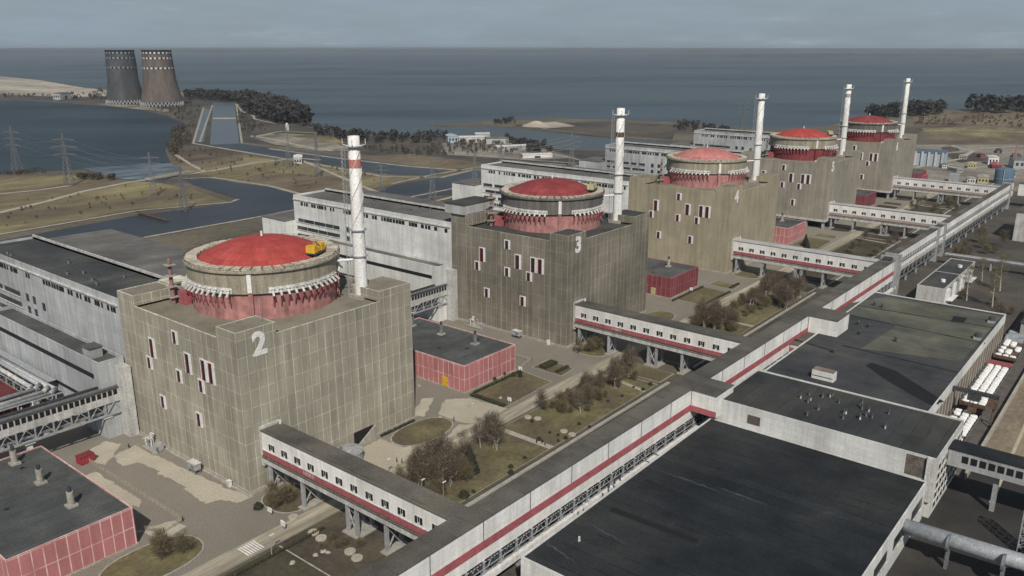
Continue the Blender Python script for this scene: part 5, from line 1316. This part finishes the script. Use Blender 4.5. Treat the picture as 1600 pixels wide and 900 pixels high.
sheds = [(706, 222, 24, 14, 9, .9, blue_l, blue_l, 'harbour_shed', 'pale blue shed at the left end of the harbour row'), (736, 222, 34, 14, 7, -.7, offwhite, white_dirty, 'harbour_shed', 'long white shed in the middle of the harbour row'),
         (753, 219, 20, 14, 9, -.7, greyp, offwhite, 'harbour_shed', 'grey shed behind the long white one in the harbour row'), (776, 224, 30, 14, 7, -.7, greyp, roof_hall_grey, 'harbour_shed', 'dark roofed shed at the right end of the harbour row'),
         (800, 234, 44, 12, 5, -.5, greyp, white_dirty, 'harbour_shed', 'long low shed with a pale roof near the inlet'), (838, 246, 36, 10, 4, -.6, whitep, white_dirty, 'harbour_shed', 'low white roofed shed by the harbour tracks'),
         (98, 155, 40, 20, 14, .5, greyp, roof_hall_grey, 'pump_house', 'grey block on the spit left of the cooling towers'), (466, 254, 24, 9, 7, .9, offwhite, whitem, 'gate_house', 'small white gate house on the canal bank by the pylons'),
         (968, 262, 40, 16, 7, -.6, offwhite, white_dirty, 'harbour_shed', 'white shed left of the hall behind the fourth block'), (1550, 256, 16, 10, 8, .3, whitem, white_dirty, 'site_cabin', 'white hut with a red base among the far stores'),
         (1518, 262, 14, 8, 5, .2, yellow_f, yellow_f, 'site_cabin', 'pale yellow cabin left of the white hut among the far stores'), (1535, 285, 18, 9, 6, .2, yellow_f, conc, 'site_cabin', 'cream cabin left of the blue tank'), (1516, 286, 10, 7, 5, .3, white_dirty, conc, 'site_cabin', 'small white cabin behind the farthest bridge'),
         (1555, 262, 22, 9, 4, .3, redp, band_red, 'site_cabin', 'low dark red shed in front of the white hut'), (1592, 262, 20, 16, 9, .4, steel_l, steel, 'site_cabin', 'grey metal shed at the right edge among the far stores')]
sheds += [(1475, 262, 12, 6, 4, .4, white_dirty, steel, 'site_cabin', 'white cabin right of the pale blue hall'), (1492, 268, 14, 7, 4, .9, steel_l, conc, 'site_cabin', 'grey cabin between the pale blue hall and the yellow cabin'),
          (1505, 248, 16, 8, 4, .1, conc, pathm, 'site_cabin', 'low sand coloured shed on the tracks right of the pale blue hall'), (1576, 276, 14, 8, 6, .5, conc, steel_d, 'site_cabin', 'dark roofed cabin right of the blue tank'),
          (1533, 246, 10, 6, 4, .6, band_red, rust, 'site_cabin', 'rusty red cabin above the yellow cabin'), (1588, 246, 30, 8, 3, .2, rust, rust, 'site_cabin', 'long rusty store at the right edge'), (1560, 238, 26, 6, 3, .2, rust, steel_d, 'site_cabin', 'long dark store below the dry meadow on the right')]
for s_ in sheds: shed(*s_)
t = thing('gate_tower', 'small white arched tower by the canal fork', 'tower', tuple(at(449, 204)))
MB().box(-1.8, -1.8, 0, 1.8, 1.8, 9).build('shaft', white_dirty, t); MB().lathe([(2.1, 9), (2.0, 10), (1.2, 11.2), (.1, 11.8)], 16).build('cap', white_dirty, t); MB().box(-1.9, -.7, 0, -1.803, .7, 5).build('door', darkm, t)
g = at(1452, 258)
t = thing('tank_hall', 'pale blue hall with white upright columns beyond the farthest block', 'tank hall', (g.x, g.y, 0), .1)
MB().box(-10, -14, 0, 24, 16, 14).build('wall', blue_l, t); MB().box(-10.5, -14.5, 14, 24.5, 16.5, 14.6).build('roof', M('blue_roof', (.09, .13, .18), .2), t)
for i in range(5): MB().box(-11.6, -14+i*6.6, 0, -10.003, -12+i*6.6, 15.2).build('column', offwhite, t)
g = at(1567, 287)
t = thing('blue_tank', 'blue cylindrical tank at the far end of the gallery', 'tank', (g.x, g.y, 0))
MB().lathe([(8, .0), (8, 13), (7.4, 14), (3, 15.2), (.1, 15.4)], 28).build('shell', bluem, t, True)
MB().lathe([(8.15, 5), (8.2, 5), (8.2, 5.4), (8.15, 5.4)], 28).build('hoop', blue_l, t); MB().tube((-8.4, -1, 0), (-8.4, -1, 14), .4).build('ladder', steel_l, t)
for i, (px, py, mt, lab) in enumerate(((1440, 285, band_red, 'red container just beyond the farthest block'), (1352, 317, redp, 'red container between the two farthest blocks'), (1490, 284, steel_l, 'grey round topped container right of the red one beyond the farthest block'))):
    g = at(px, py); t = thing('site_container', lab, 'container', (g.x, g.y, 0), .1)
    MB().box(-6, -4, .3, 6, 4, 7).build('body', mt, t)
    rb_ = MB()
    for j in range(8): rb_.box(-6.15, -3.8+j, .4, -6.003, -3.4+j, 6.9)
    rb_.build('ribs', mt, t); MB().box(-6.2, -4.2, 7, 6.2, 4.2, 7.3).build('roof', mt, t)
# far crane-like masts on the right
for i, (px, py, top) in enumerate(((1583, 262, 226), (1558, 250, 236))):
    g = at(px, py); h = (py-top)/FOC*(g-CP).dot(_f); m_ = MB(); lattice(m_, 0, 0, 0, h, 3, 1.2, 8, .3)
    tag(m_.build('lattice_mast', M('red_white_mast', (.35, .22, .22), .3, .2), None, loc=(g.x, g.y, 0)), ('reddish lattice mast at the right edge among the far stores', 'short reddish lattice mast above the white hut')[i], 'mast')
# sand heap on the mole, barge pier
mb = MB(); g = at(838, 197)
mb.lathe([(24, 0), (17, 3), (9, 6.5), (4, 8), (.1, 8.4)], 20, (g.x, g.y)); o = mb.build('sand_heap', sandm, None, True); tag(o, 'pale heap of sand on the mole across the inlet', 'sand heap')
# bridge over the outfall
pts = ap(0, (232, 283), (300, 270))
t = thing('road_bridge', 'low concrete road bridge where the track crosses the outfall', 'bridge', (pts[0][0], pts[0][1], 0), math.atan2(pts[1][1]-pts[0][1], pts[1][0]-pts[0][0]))
L = math.dist(*pts); MB().box(0, -4, 1.0, L, 4, 2.0).build('deck', conc, t)
for s_ in (-4, 3.7): MB().box(0, s_, 2.0, L, s_+.3, 3.0).build('parapet', pathm, t)
for i in range(5): MB().box(L*(.1+.2*i), -3.6, 0.2, L*(.1+.2*i)+1.5, 3.6, 1.0).build('pier', conc, t)
pts = ap(0, (215, 335), (262, 348))
t = thing('foot_bridge', 'rusty footbridge over the canal behind the hall of the nearest block', 'bridge', (pts[0][0], pts[0][1], 0), math.atan2(pts[1][1]-pts[0][1], pts[1][0]-pts[0][0]))
L = math.dist(*pts); MB().box(0, -1.2, 1.5, L, 1.2, 1.9).build('deck', rust, t)
rl = MB()
for s_ in (-1.2, 1.2):
    rl.tube((0, s_, 3), (L, s_, 3), .1)
    for i in range(9): rl.tube((L*i/8, s_, 1.9), (L*i/8, s_, 3), .08)
rl.build('railing', rust, t)
pts = ap(0, (318, 186), (369, 186))
t = thing('canal_weir', 'thin concrete weir across the far canal', 'weir', (pts[0][0], pts[0][1], 0), math.atan2(pts[1][1]-pts[0][1], pts[1][0]-pts[0][0]))
L = math.dist(*pts); MB().box(L*.3, -1.5, 0, L, 1.5, 2.5).build('deck', conc, t); MB().box(L*.3, -1.7, 2.5, L, -1.5, 3.4).build('railing', steel, t)

# ------------------------------------------------------------------ small things in the yards
def fence(pts, label, h=1.7, step=2.2):
    t = thing('fence', label, 'fence', (pts[0][0], pts[0][1], 0)); o_ = Vector((pts[0][0], pts[0][1], 0)); r_ = MB(); ps = MB()
    for a, b in zip(pts, pts[1:]):
        a, b = Vector((*a, 0))-o_, Vector((*b, 0))-o_; L = (b-a).length; nn = max(1, int(L/step))
        for zz in (.5, 1.0, h-.15): r_.tube(a+Vector((0, 0, zz)), b+Vector((0, 0, zz)), .06, n=4)
        for i in range(nn+1):
            p_ = a.lerp(b, i/nn); ps.tube(p_, p_+Vector((0, 0, h)), .11, n=4)
        k2 = int(L/.55)
        for i in range(k2): p_ = a.lerp(b, i/k2); r_.tube(p_+Vector((0, 0, .3)), p_+Vector((0, 0, h-.1)), .04, n=3, cap=False)
    r_.build('railings', pathm, t); ps.build('posts', pathm, t)
fence([(-20.5, 55), (-20, 2), (-26, .8), (-29, 6)], 'pale railing fence along the yard beside the lower left pink building')
fence([(134, 40), (134.5, 2), (126, .5)], 'pale railing fence behind the pink building between the nearest and second blocks')
def person(x, y, rz, top, trou, label, stride=.25, group=None):
    m_ = bpy.data.meshes.new('person'); vs = [(0, 0, .95), (0, 0, 1.2), (0, .02, 1.42), (0, .03, 1.52), (0, .04, 1.64), (0, .04, 1.74), (.1, 0, .9), (.11, stride*.5, .5), (.11, stride*.7, .08), (.11, stride*.7+.18, .04),
        (-.1, 0, .9), (-.11, -stride*.3, .5), (-.11, -stride*.9, .1), (-.11, -stride*.9+.18, .04), (.2, 0, 1.4), (.25, -.05, 1.12), (.24, .08, .86), (-.2, 0, 1.4), (-.25, .08, 1.12), (-.24, .16, .87)]
    es = [(0, 1), (1, 2), (2, 3), (3, 4), (4, 5), (0, 6), (6, 7), (7, 8), (8, 9), (0, 10), (10, 11), (11, 12), (12, 13), (2, 14), (14, 15), (15, 16), (2, 17), (17, 18), (18, 19)]
    m_.from_pydata(vs, es, []); o = bpy.data.objects.new('person', m_); COL.objects.link(o)
    sk = o.modifiers.new('skin', 'SKIN'); rad_ = [.17, .17, .18, .07, .11, .08, .12, .085, .06, .05, .12, .085, .06, .05, .075, .06, .045, .075, .06, .045]
    for sv, r_ in zip(m_.skin_vertices[0].data, rad_): sv.radius = (r_, r_)
    m_.skin_vertices[0].data[0].use_root = True
    sb = o.modifiers.new('sub', 'SUBSURF'); sb.levels = 1; sb.render_levels = 1
    dg = bpy.context.evaluated_depsgraph_get(); me = bpy.data.meshes.new_from_object(o.evaluated_get(dg)); bpy.data.objects.remove(o)
    skin = bpy.data.materials.get('skin') or M('skin', (.45, .28, .2), .05)
    me.materials.clear()
    for q in (top, trou, skin): me.materials.append(q)
    for p_ in me.polygons:
        z = sum(me.vertices[v].co.z for v in p_.vertices)/len(p_.vertices); p_.material_index = 2 if z > 1.53 else 0 if z > .88 else 1; p_.use_smooth = True
    o = put('person', me, None, (x, y, .1), rz); tag(o, label, 'person', group)
    hm = MB().lathe([(.115, 1.66), (.118, 1.72), (.09, 1.79), (.01, 1.82)], 10, (0, .03)); hm.build('hair', darkm, o)
cloth1 = M('dark_coat', (.02, .021, .025), .2); cloth2 = M('navy_trousers', (.025, .028, .04), .2); cloth3 = M('grey_jacket', (.10, .10, .11), .2)
person(40, -18.6, 1.2, cloth1, cloth2, 'person in a dark coat, left of the pair walking below the nearest block')
person(40.6, -20.2, 1.2, cloth3, cloth2, 'person in a grey jacket, right of the pair walking below the nearest block')
person(73, -12, .4, cloth1, cloth1, 'lone person in black on the road by the pink building')
person(77.6, -44.5, 2.8, cloth1, cloth2, 'person in dark clothes leading the group of three on the footpath', .2)
person(78.6, -46.0, 2.8, cloth1, cloth1, 'person in black in the middle of the group of three on the footpath')
person(78.0, -47.6, 2.9, cloth3, cloth1, 'person in grey at the back of the group of three on the footpath')
person(-8, 55, 2, cloth1, cloth1, 'lone person in black on the pale apron left of the nearest block')
# white truck under the service bridge
g = at(95, 664)
t = thing('truck', 'white van-bodied truck parked under the service bridge at left', 'truck', (g.x, g.y, .06), R(200))
MB().box(-3.6, -1.2, .9, 1.6, 1.2, 3.3).build('cargo_box', whitem, t)
MB().add([(1.7, -1.1, .6), (3.8, -1.1, .6), (3.8, 1.1, .6), (1.7, 1.1, .6), (1.7, -1.1, 2.7), (3.0, -1.0, 2.7), (3.0, 1.0, 2.7), (1.7, 1.1, 2.7), (3.8, -1.1, 1.6), (3.8, 1.1, 1.6)], [(0, 3, 2, 1), (4, 5, 6, 7), (0, 1, 8, 5, 4), (2, 3, 7, 6, 9), (1, 2, 9, 8), (8, 9, 6, 5), (3, 0, 4, 7)]).build('cab', whitem, t)
MB().add([(3.83, -.9, 1.65), (3.83, .9, 1.65), (3.08, .85, 2.6), (3.08, -.85, 2.6)], [(0, 1, 2, 3)]).build('windscreen', glassm, t)
for xx in (-2.4, 2.7):
    for yy in (-1.1, 1.1): MB().tube((xx, yy-.15, .5), (xx, yy+.15, .5), .5, n=14).build('wheel', darkm, t)
MB().box(-3.6, -.8, .6, 3.4, .8, .88).build('chassis', steel_d, t)
# red skip
t = thing('red_skip', 'small red steel storage box at the head of the railing fence', 'storage box', (-21, 56.5, .06), .1)
MB().box(-2.2, -1.4, .15, 2.2, 1.4, 2.6).build('body', M('red_box_paint', (.30, .035, .05), .2), t); MB().box(-2.35, -1.55, 2.6, 2.35, 1.55, 2.75).build('lid', M('dark_red_lid', (.20, .03, .04), .3), t)
for xx in (-1.9, 1.9): MB().box(xx-.15, -1.3, 0, xx+.15, 1.3, .15).build('skid', steel_d, t)
for xx in (-1.4, -.5, .4, 1.3): MB().box(xx, -1.47, .3, xx+.15, -1.402, 2.5).build('rib', band_red, t)
# valve cluster and cabins at the block walls
for k in (0, 1):
    t = thing('valve_cluster', 'cluster of pale pipes and valves by the left wall of the %s block' % ORD[k], 'pipework', (S*k-3.2, 49, 0), group='pipe clusters at the block walls')
    rr = random.Random(31)
    for i in range(9):
        yy = rr.uniform(-4.5, 4.5); xx = rr.uniform(-1.3, 1.6); h = rr.uniform(1.5, 4.2)
        o = MB().tube((xx, yy, 0), (xx, yy, h), rr.uniform(.18, .45), n=8); o.tube((xx, yy, h*.9), (xx+rr.uniform(-1.2, 1.2), yy+rr.uniform(-1.5, 1.5), h+rr.uniform(-.6, .8)), .2, n=6); o.build('valve_pipe', white_dirty if i % 3 else steel_l, t)
    MB().box(-1.8, -4, 0, 1.9, 4, .4).build('base', conc, t)
    o = MB().box(-.6, -4.2, .41, 1.6, -2, 2.2); o.build('control_box', steel_l, t)
    rl = MB()
    for i in range(8): rl.tube((-2.6, -5+i*1.4, 0), (-2.6, -5+i*1.4, 1.3), .07, n=4)
    rl.tube((-2.6, -5, 1.3), (-2.6, 4.8, 1.3), .08, n=4); rl.build('guard_rail', pathm, t)
    t = thing('wall_cabin', 'pale grey cabin on short legs by the left wall of the %s block' % ORD[k], 'cabin', (S*k-3.0, 24.5, 0))
    MB().box(-1.0, -2, 1.4, 1.0, 2, 3.4).build('body', steel_l, t); MB().box(-1.2, -2.2, 3.4, 1.2, 2.2, 3.6).build('roof', white_dirty, t); MB().box(-1.06, -1.2, 1.8, -1.003, .2, 2.9).build('window', steel, t)
    for sx_ in (-.8, .8):
        for sy_ in (-1.7, 1.7): MB().box(sx_-.12, sy_-.12, .05, sx_+.12, sy_+.12, 1.4).build('leg', steel, t)
    t = thing('white_locker', 'small white locker at the near end of the left wall of the %s block' % ORD[k], 'locker', (S*k-1.4, 8.5, .05))
    MB().box(-.5, -.6, .1, .5, .6, 2.0).build('body', whitem, t); MB().box(-.53, -.5, .2, -.503, .5, 1.9).build('door', white_dirty, t); MB().box(-.6, -.7, 2.0, .6, .7, 2.1).build('lid', whitem, t)
# round tank at the right wall of the nearest block
t = thing('round_tank', 'low round concrete tank at the right wall of the nearest block, behind its bridge', 'tank', (32, -5.6, .05))
MB().lathe([(4.3, 0), (4.3, 3.0), (4.5, 3.0), (4.5, 3.3), (.1, 3.7)], 32).build('shell', pier_c, t); MB().tube((-1.5, 2.2, 3.5), (-1.5, 2.2, 4.1), .6, n=10).build('hatch', steel, t)
# round slabs (chamber lids) and rough stone lumps
for i, (px, py, s, lab) in enumerate(((490, 833, 1.5, 'pale round chamber lid nearest the road under the nearest bridge'), (502, 842, 1.5, 'pale round chamber lid right beside the one nearest the road under the nearest bridge'), (547, 863, 1.5, 'pale round chamber lid below the cross-braced pier of the nearest bridge'), (558, 873, 1.5, 'lowest pale round chamber lid below the nearest bridge'),
        (458, 809, 1.4, 'pale round chamber lid by the round lawn at the near corner of the nearest block'), (825, 653, 1.3, 'pale chamber lid on the lawn by the road, left of its pair'), (840, 655, 1.3, 'pale chamber lid on the lawn by the road, right of its pair'), (881, 675, 1.3, 'left of two chamber lids above the footpath'), (894, 680, 1.3, 'right of two chamber lids above the footpath'))):
    g = at(px, py); t = thing('chamber_lid', lab, 'chamber lid', (g.x, g.y, .0), group='pale chamber lids on the lawns')
    MB().lathe([(s, .05), (s, .45), (s*.95, .52), (.05, .54)], 20).build('ring', pathm, t); MB().lathe([(.45, .54), (.45, .62), (.02, .63)], 12).build('cover', conc, t)
def rock_me(seed):
    r_ = random.Random(seed); m_ = MB(); pr_ = []
    n_ = 9
    for z, q in ((0, 1), (.3, .95), (.55, .6), (.65, .15)):
        for i in range(n_): a = 6.283*i/n_; rr_ = q*r_.uniform(.75, 1.15); pr_.append((rr_*math.cos(a), rr_*math.sin(a), z*r_.uniform(.8, 1.2)))
    m_.add(pr_, [(k*n_+i, k*n_+(i+1) % n_, (k+1)*n_+(i+1) % n_, (k+1)*n_+i) for k in range(3) for i in range(n_)]+[tuple(range(27, 36))]); return m_.mesh('stone_block', conc)
rocks = [rock_me(i) for i in range(3)]
for i, (px, py, s, lab) in enumerate(((733, 635, 1.1, 'left of two pale rubble lumps by the corner of the pink building'), (740, 630, 1.6, 'bigger of two pale rubble lumps by the corner of the pink building'), (505, 861, 1.3, 'pale lump of stone on the dark ground below the nearest bridge, upper of a cluster'), (493, 868, 1.0, 'pale lump of stone at the left of the cluster below the nearest bridge'), (512, 864, .9, 'small pale lump of stone at the right of the cluster below the nearest bridge'),
        (782, 622, 1.0, 'pale stone on the lawn by the pink building'), (688, 690 - 38, .9, 'pale stone on the oval lawn right of the nearest block'), (655, 603, 1.0, 'pale stone by the pink wall behind the nearest block'), (457, 880, 1.1, 'pale lump of stone nearest the lower edge of the picture'))):
    g = at(px, py); o = tag(put('stone_block', rocks[i % 3], None, (g.x, g.y, .1), i), lab, 'stone'); o.scale = (s*.7, s*.85, s*.6)
# white statue-like signs and lamp posts
def post(px, py, h, label, name='sign_board'):
    g = at(px, py); t = thing(name, label, 'sign' if name == 'sign_board' else 'lamp post', (g.x, g.y, .1))
    if name == 'sign_board':
        MB().box(-.12, -.5, 0, .12, -.3, h*.5).build('leg', steel_l, t); MB().box(-.12, .3, 0, .12, .5, h*.5).build('leg', steel_l, t); MB().box(-.15, -.85, h*.45, .15, .85, h).build('board', whitem, t)
    else:
        MB().tube((0, 0, 0), (0, 0, h), .12, .08, 6).build('pole', steel_l, t); MB().cbox((.5, 0, h), (1.3, .35, .2)).build('lamp_head', whitem, t)
post(813, 583, 2.6, 'white notice board at the end of the lawn by the pink building'); post(796, 631, 2.4, 'white notice board on the road side of the lawn by the pink building')
post(1086 - 6, 457, 2.6, 'white notice board before the dark red building'); post(422, 805, 2.2, 'small white sign on the round lawn by the nearest block'); post(443, 828, 2.6, 'white sign beside the road near the nearest bridge')
for i, (px, py, lab) in enumerate(((660, 768, 'lamp post in the bare thicket behind the nearest bridge'), (607, 735, 'lamp post by the roof edge of the nearest bridge'), (693, 772, 'lamp post with a round white frame near the gallery corner'), (425, 858, 'lamp post at the hedge left of the nearest bridge'), (1107, 545 - 20, 'lamp post behind the second bridge'))):
    post(px, py+12, 6.0, lab, 'lamp_post')
# slanting pole on the wall of the nearest block by the tank
tag(MB().tube((22.5, -1.3, 3.2), (24.5, -1.6, 6.6), .25, n=6).build('slanting_pole', steel_d), 'short dark pole leaning on the right wall of the nearest block beside the round tank', 'pole')

# ------------------------------------------------------------------ the air
HZ = MB().box(-3000, -3000, -30, 21000, 21000, 136)
hm = bpy.data.materials.new('haze'); hm.use_nodes = True; hn = hm.node_tree
hn.nodes.remove(hn.nodes['Principled BSDF'])
pv = N(hn, 'ShaderNodeVolumePrincipled'); pv.inputs['Density'].default_value = 4.5e-5; pv.inputs['Color'].default_value = (.80, .88, .96, 1); pv.inputs['Anisotropy'].default_value = .2
hn.links.new(pv.outputs[0], hn.nodes['Material Output'].inputs['Volume'])
hz = HZ.build('haze', hm); hz['kind'] = 'stuff'
